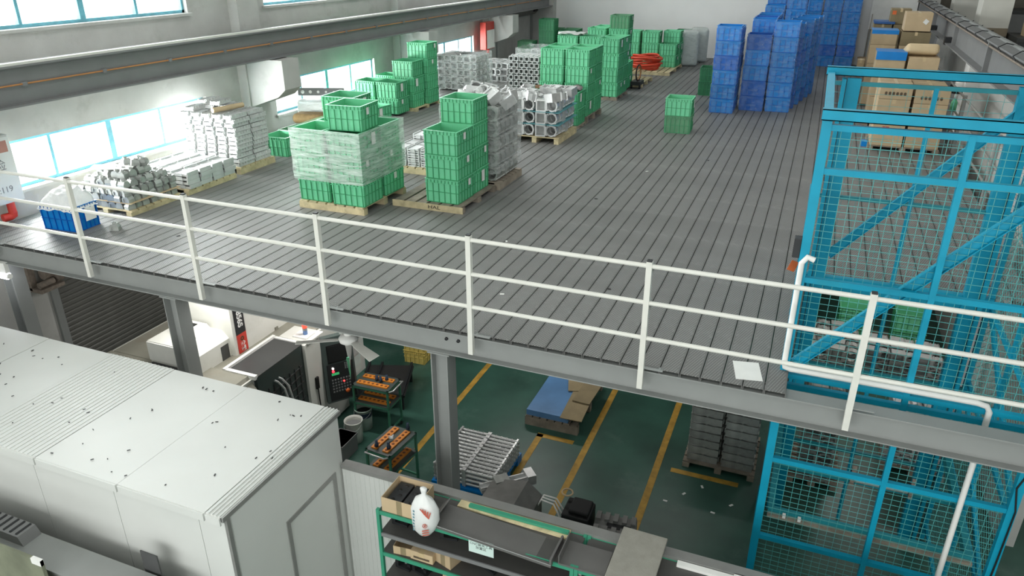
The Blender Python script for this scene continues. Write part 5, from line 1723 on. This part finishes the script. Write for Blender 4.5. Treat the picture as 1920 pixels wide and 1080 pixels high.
for k in range(9):
    zz = ZS[1] if k < 3 else ZS[2] if k < 5 else ZS[3]
    xx = [-3.3, -3.05, -2.75, -2.3, -1.8, -3.3, -3.1, -2.1, -1.75][k]
    t = thing('steel_jig', 'black steel jig, %s on the %s rack shelf' % (['leftmost', 'second from left', 'third from left', 'left', 'right', 'leftmost', 'second from left', 'third from left', 'rightmost'][k], ('second', 'third', 'fourth')[0 if k < 3 else 1 if k < 5 else 2]), 'jig', (xx, -.98, zz + .001), rj.uniform(-.5, .5), 'black steel jigs on the rack')
    mk('jig_base', MB().box(-.09, .09, -.07, .07, 0, .03).box(-.09, -.05, -.07, .07, .03, .09).box(.04, .08, -.04, .04, .03, .07).data('jig_base', M['dark']), t)
    mk('jig_screw', MB().tube([(0, 0, .03), (0, 0, .1)], .015, 8).data('jig_screw', M['crane']), t)
mk('brown_carton', MB().box(-.3, .25, -.15, .2, 0, .25).data('brown_carton', mat('brown_card_front', '9a7350', .8)), None, (-.45, -1.0, ZS[1] + .002), 0, 'brown carton on the second shelf of the right rack', 'carton')
# white folded sheet against the partition at the right
mk('foam_sheet', MB().box(0, 1.1, 0, .06, 0, .35).box(.5, .62, -.02, .08, .0, .36).data('foam_sheet', M['paper']), None, (-.52, -.84, -1.84), (0, .0, 0), 'white foam sheet strapped against the partition at the right', 'sheet')

# ------------------------------------------------------------------ front ledge before the booth
lg = thing('duct_ledge', 'long grey metal duct running before the booth wall', 'duct', (-4.7, -2.72, -3.5))
mk('duct_body', MB().box(-5.2, .1, -.22, .0, 0, 1.86).data('duct_body', M['alu_trim']), lg)
mk('duct_top', MB().box(-5.2, .1, -.225, .1, 1.86, 1.88).data('duct_top', M['steel']), lg)
t = thing('louvre_box', 'dark louvred vent box on top of the grey duct', 'vent', (-6.75, -2.72, -1.62))
mk('box_body', MB().prism([(-.4, 0), (.35, 0), (.3, .1), (-.4, .1)], 'y', -.1, .09).data('box_body', M['crane']), t)
for k in range(8):
    mk('louvre', MB().cbox((-.34 + k * .085, 0, .103), (.02, .16, .012), 0, (0, .4, 0)).data('louvre', M['dark']), t)
bo = thing('board_stack', 'greenish weathered board standing before the grey duct', 'board', (-7.3, -3.02, -3.5))
mk('board_face', MB().box(-.6, 1.5, -.03, 0, 0, 2.12).data('board_face', mat('greenish_board', '7f836f', .9, var=.3, scale=3, stain='5a5a48', stain_amt=.5, stain_scale=3)), bo)
mk('white_tape', MB().box(1.38, 1.5, -.032, .002, 2.06, 2.123).data('white_tape', M['paper']), bo)
mk('dark_plate', MB().box(-.1, .1, -.012, 0, 0, 2.09).data('dark_plate', mat('plate_dark_grey', '4a4b4b', .6)), None, (-5.01, -2.58, -3.5), 0, 'dark flat steel plate standing upright before the booth', 'plate')
# hose coil and hose trolley on the deck
hp_ = thing('hose_coil', 'coil of red hose lying on the pallet before the crate columns', 'hose', (-5.3, 18.65, .12))
for k in range(7):
    r = .36 + .05 * (k % 3)
    z = .04 + k * .062
    mk('hose_turn', MB().tube([(r * cos(a) * 1.15, r * sin(a) * .8, z + .03 * sin(a * 2 + k)) for a in [i * 2 * pi / 20 for i in range(21)]], .032, 7).data('hose_turn', mat('hose_red', 'd4492f', .4)), hp_)
tr = thing('hose_trolley', 'small dark trolley with a hanging orange and black cable ring', 'trolley', (-4.85, 15.6, 0))
mk('trolley_base', MB().box(-.14, .14, -.25, .25, .1, .2).data('trolley_base', M['dark']), tr)
for sx in (-.12, .12):
    for sy in (-.2, .2):
        mk('wheel', MB().tube([(sx - .02, sy, .055), (sx + .02, sy, .055)], .055, 10).data('wheel', M['black']), tr)
for r, m in ((.22, M['black']), (.19, M['orange'])):
    mk('cable_ring', MB().tube([(.02 + .02 * cos(a), r * cos(a), .42 + r * sin(a)) for a in [i * 2 * pi / 18 for i in range(19)]], .018, 6).data('cable_ring', m), tr)
# wrapped bales at the back wall
for (x, y, z1, lab) in ((-4.3, 20.9, 1.15, 'white film-wrapped bale behind the right crate columns'), (-4.15, 22.0, 1.15, 'grey film-wrapped bale with a round top at the back wall')):
    o = mk('wrapped_bale', MB().box(-.3, .3, -.35, .35, 0, z1).data('wrapped_bale', MATS['bale_film'] if 'bale_film' in MATS else bpy.data.materials['bale_film']), None, (x, y, 0), .2, lab, 'bale')
    bevel(o, .12, 4)
mk('paper_scrap', MB().box(-.12, .12, -.17, .17, 0, .002).data('paper_scrap', M['paper']), None, (-.2, .28, .001), .2, 'sheet of white paper lying on the deck by the cage foot', 'paper')
for k, (x, y) in enumerate(((-3.0, 4.9), (-2.6, 6.8), (-1.7, 8.0), (-3.6, 2.6), (-1.9, 1.6), (-3.0, 1.0), (-7.9, 1.1), (-4.4, 2.4))):
    mk('deck_scrap', MB().cbox((0, 0, .004), (.05, .025, .006), 0, (0, 0, k * .7)).data('deck_scrap', M['paper'] if k % 2 else M['dark']), None, (x, y, .0005), 0, '%s scrap lying on the open tread deck' % ('dark' if k % 2 == 0 else 'white'), 'scrap', '%s scraps on the deck' % ('dark' if k % 2 == 0 else 'white'))
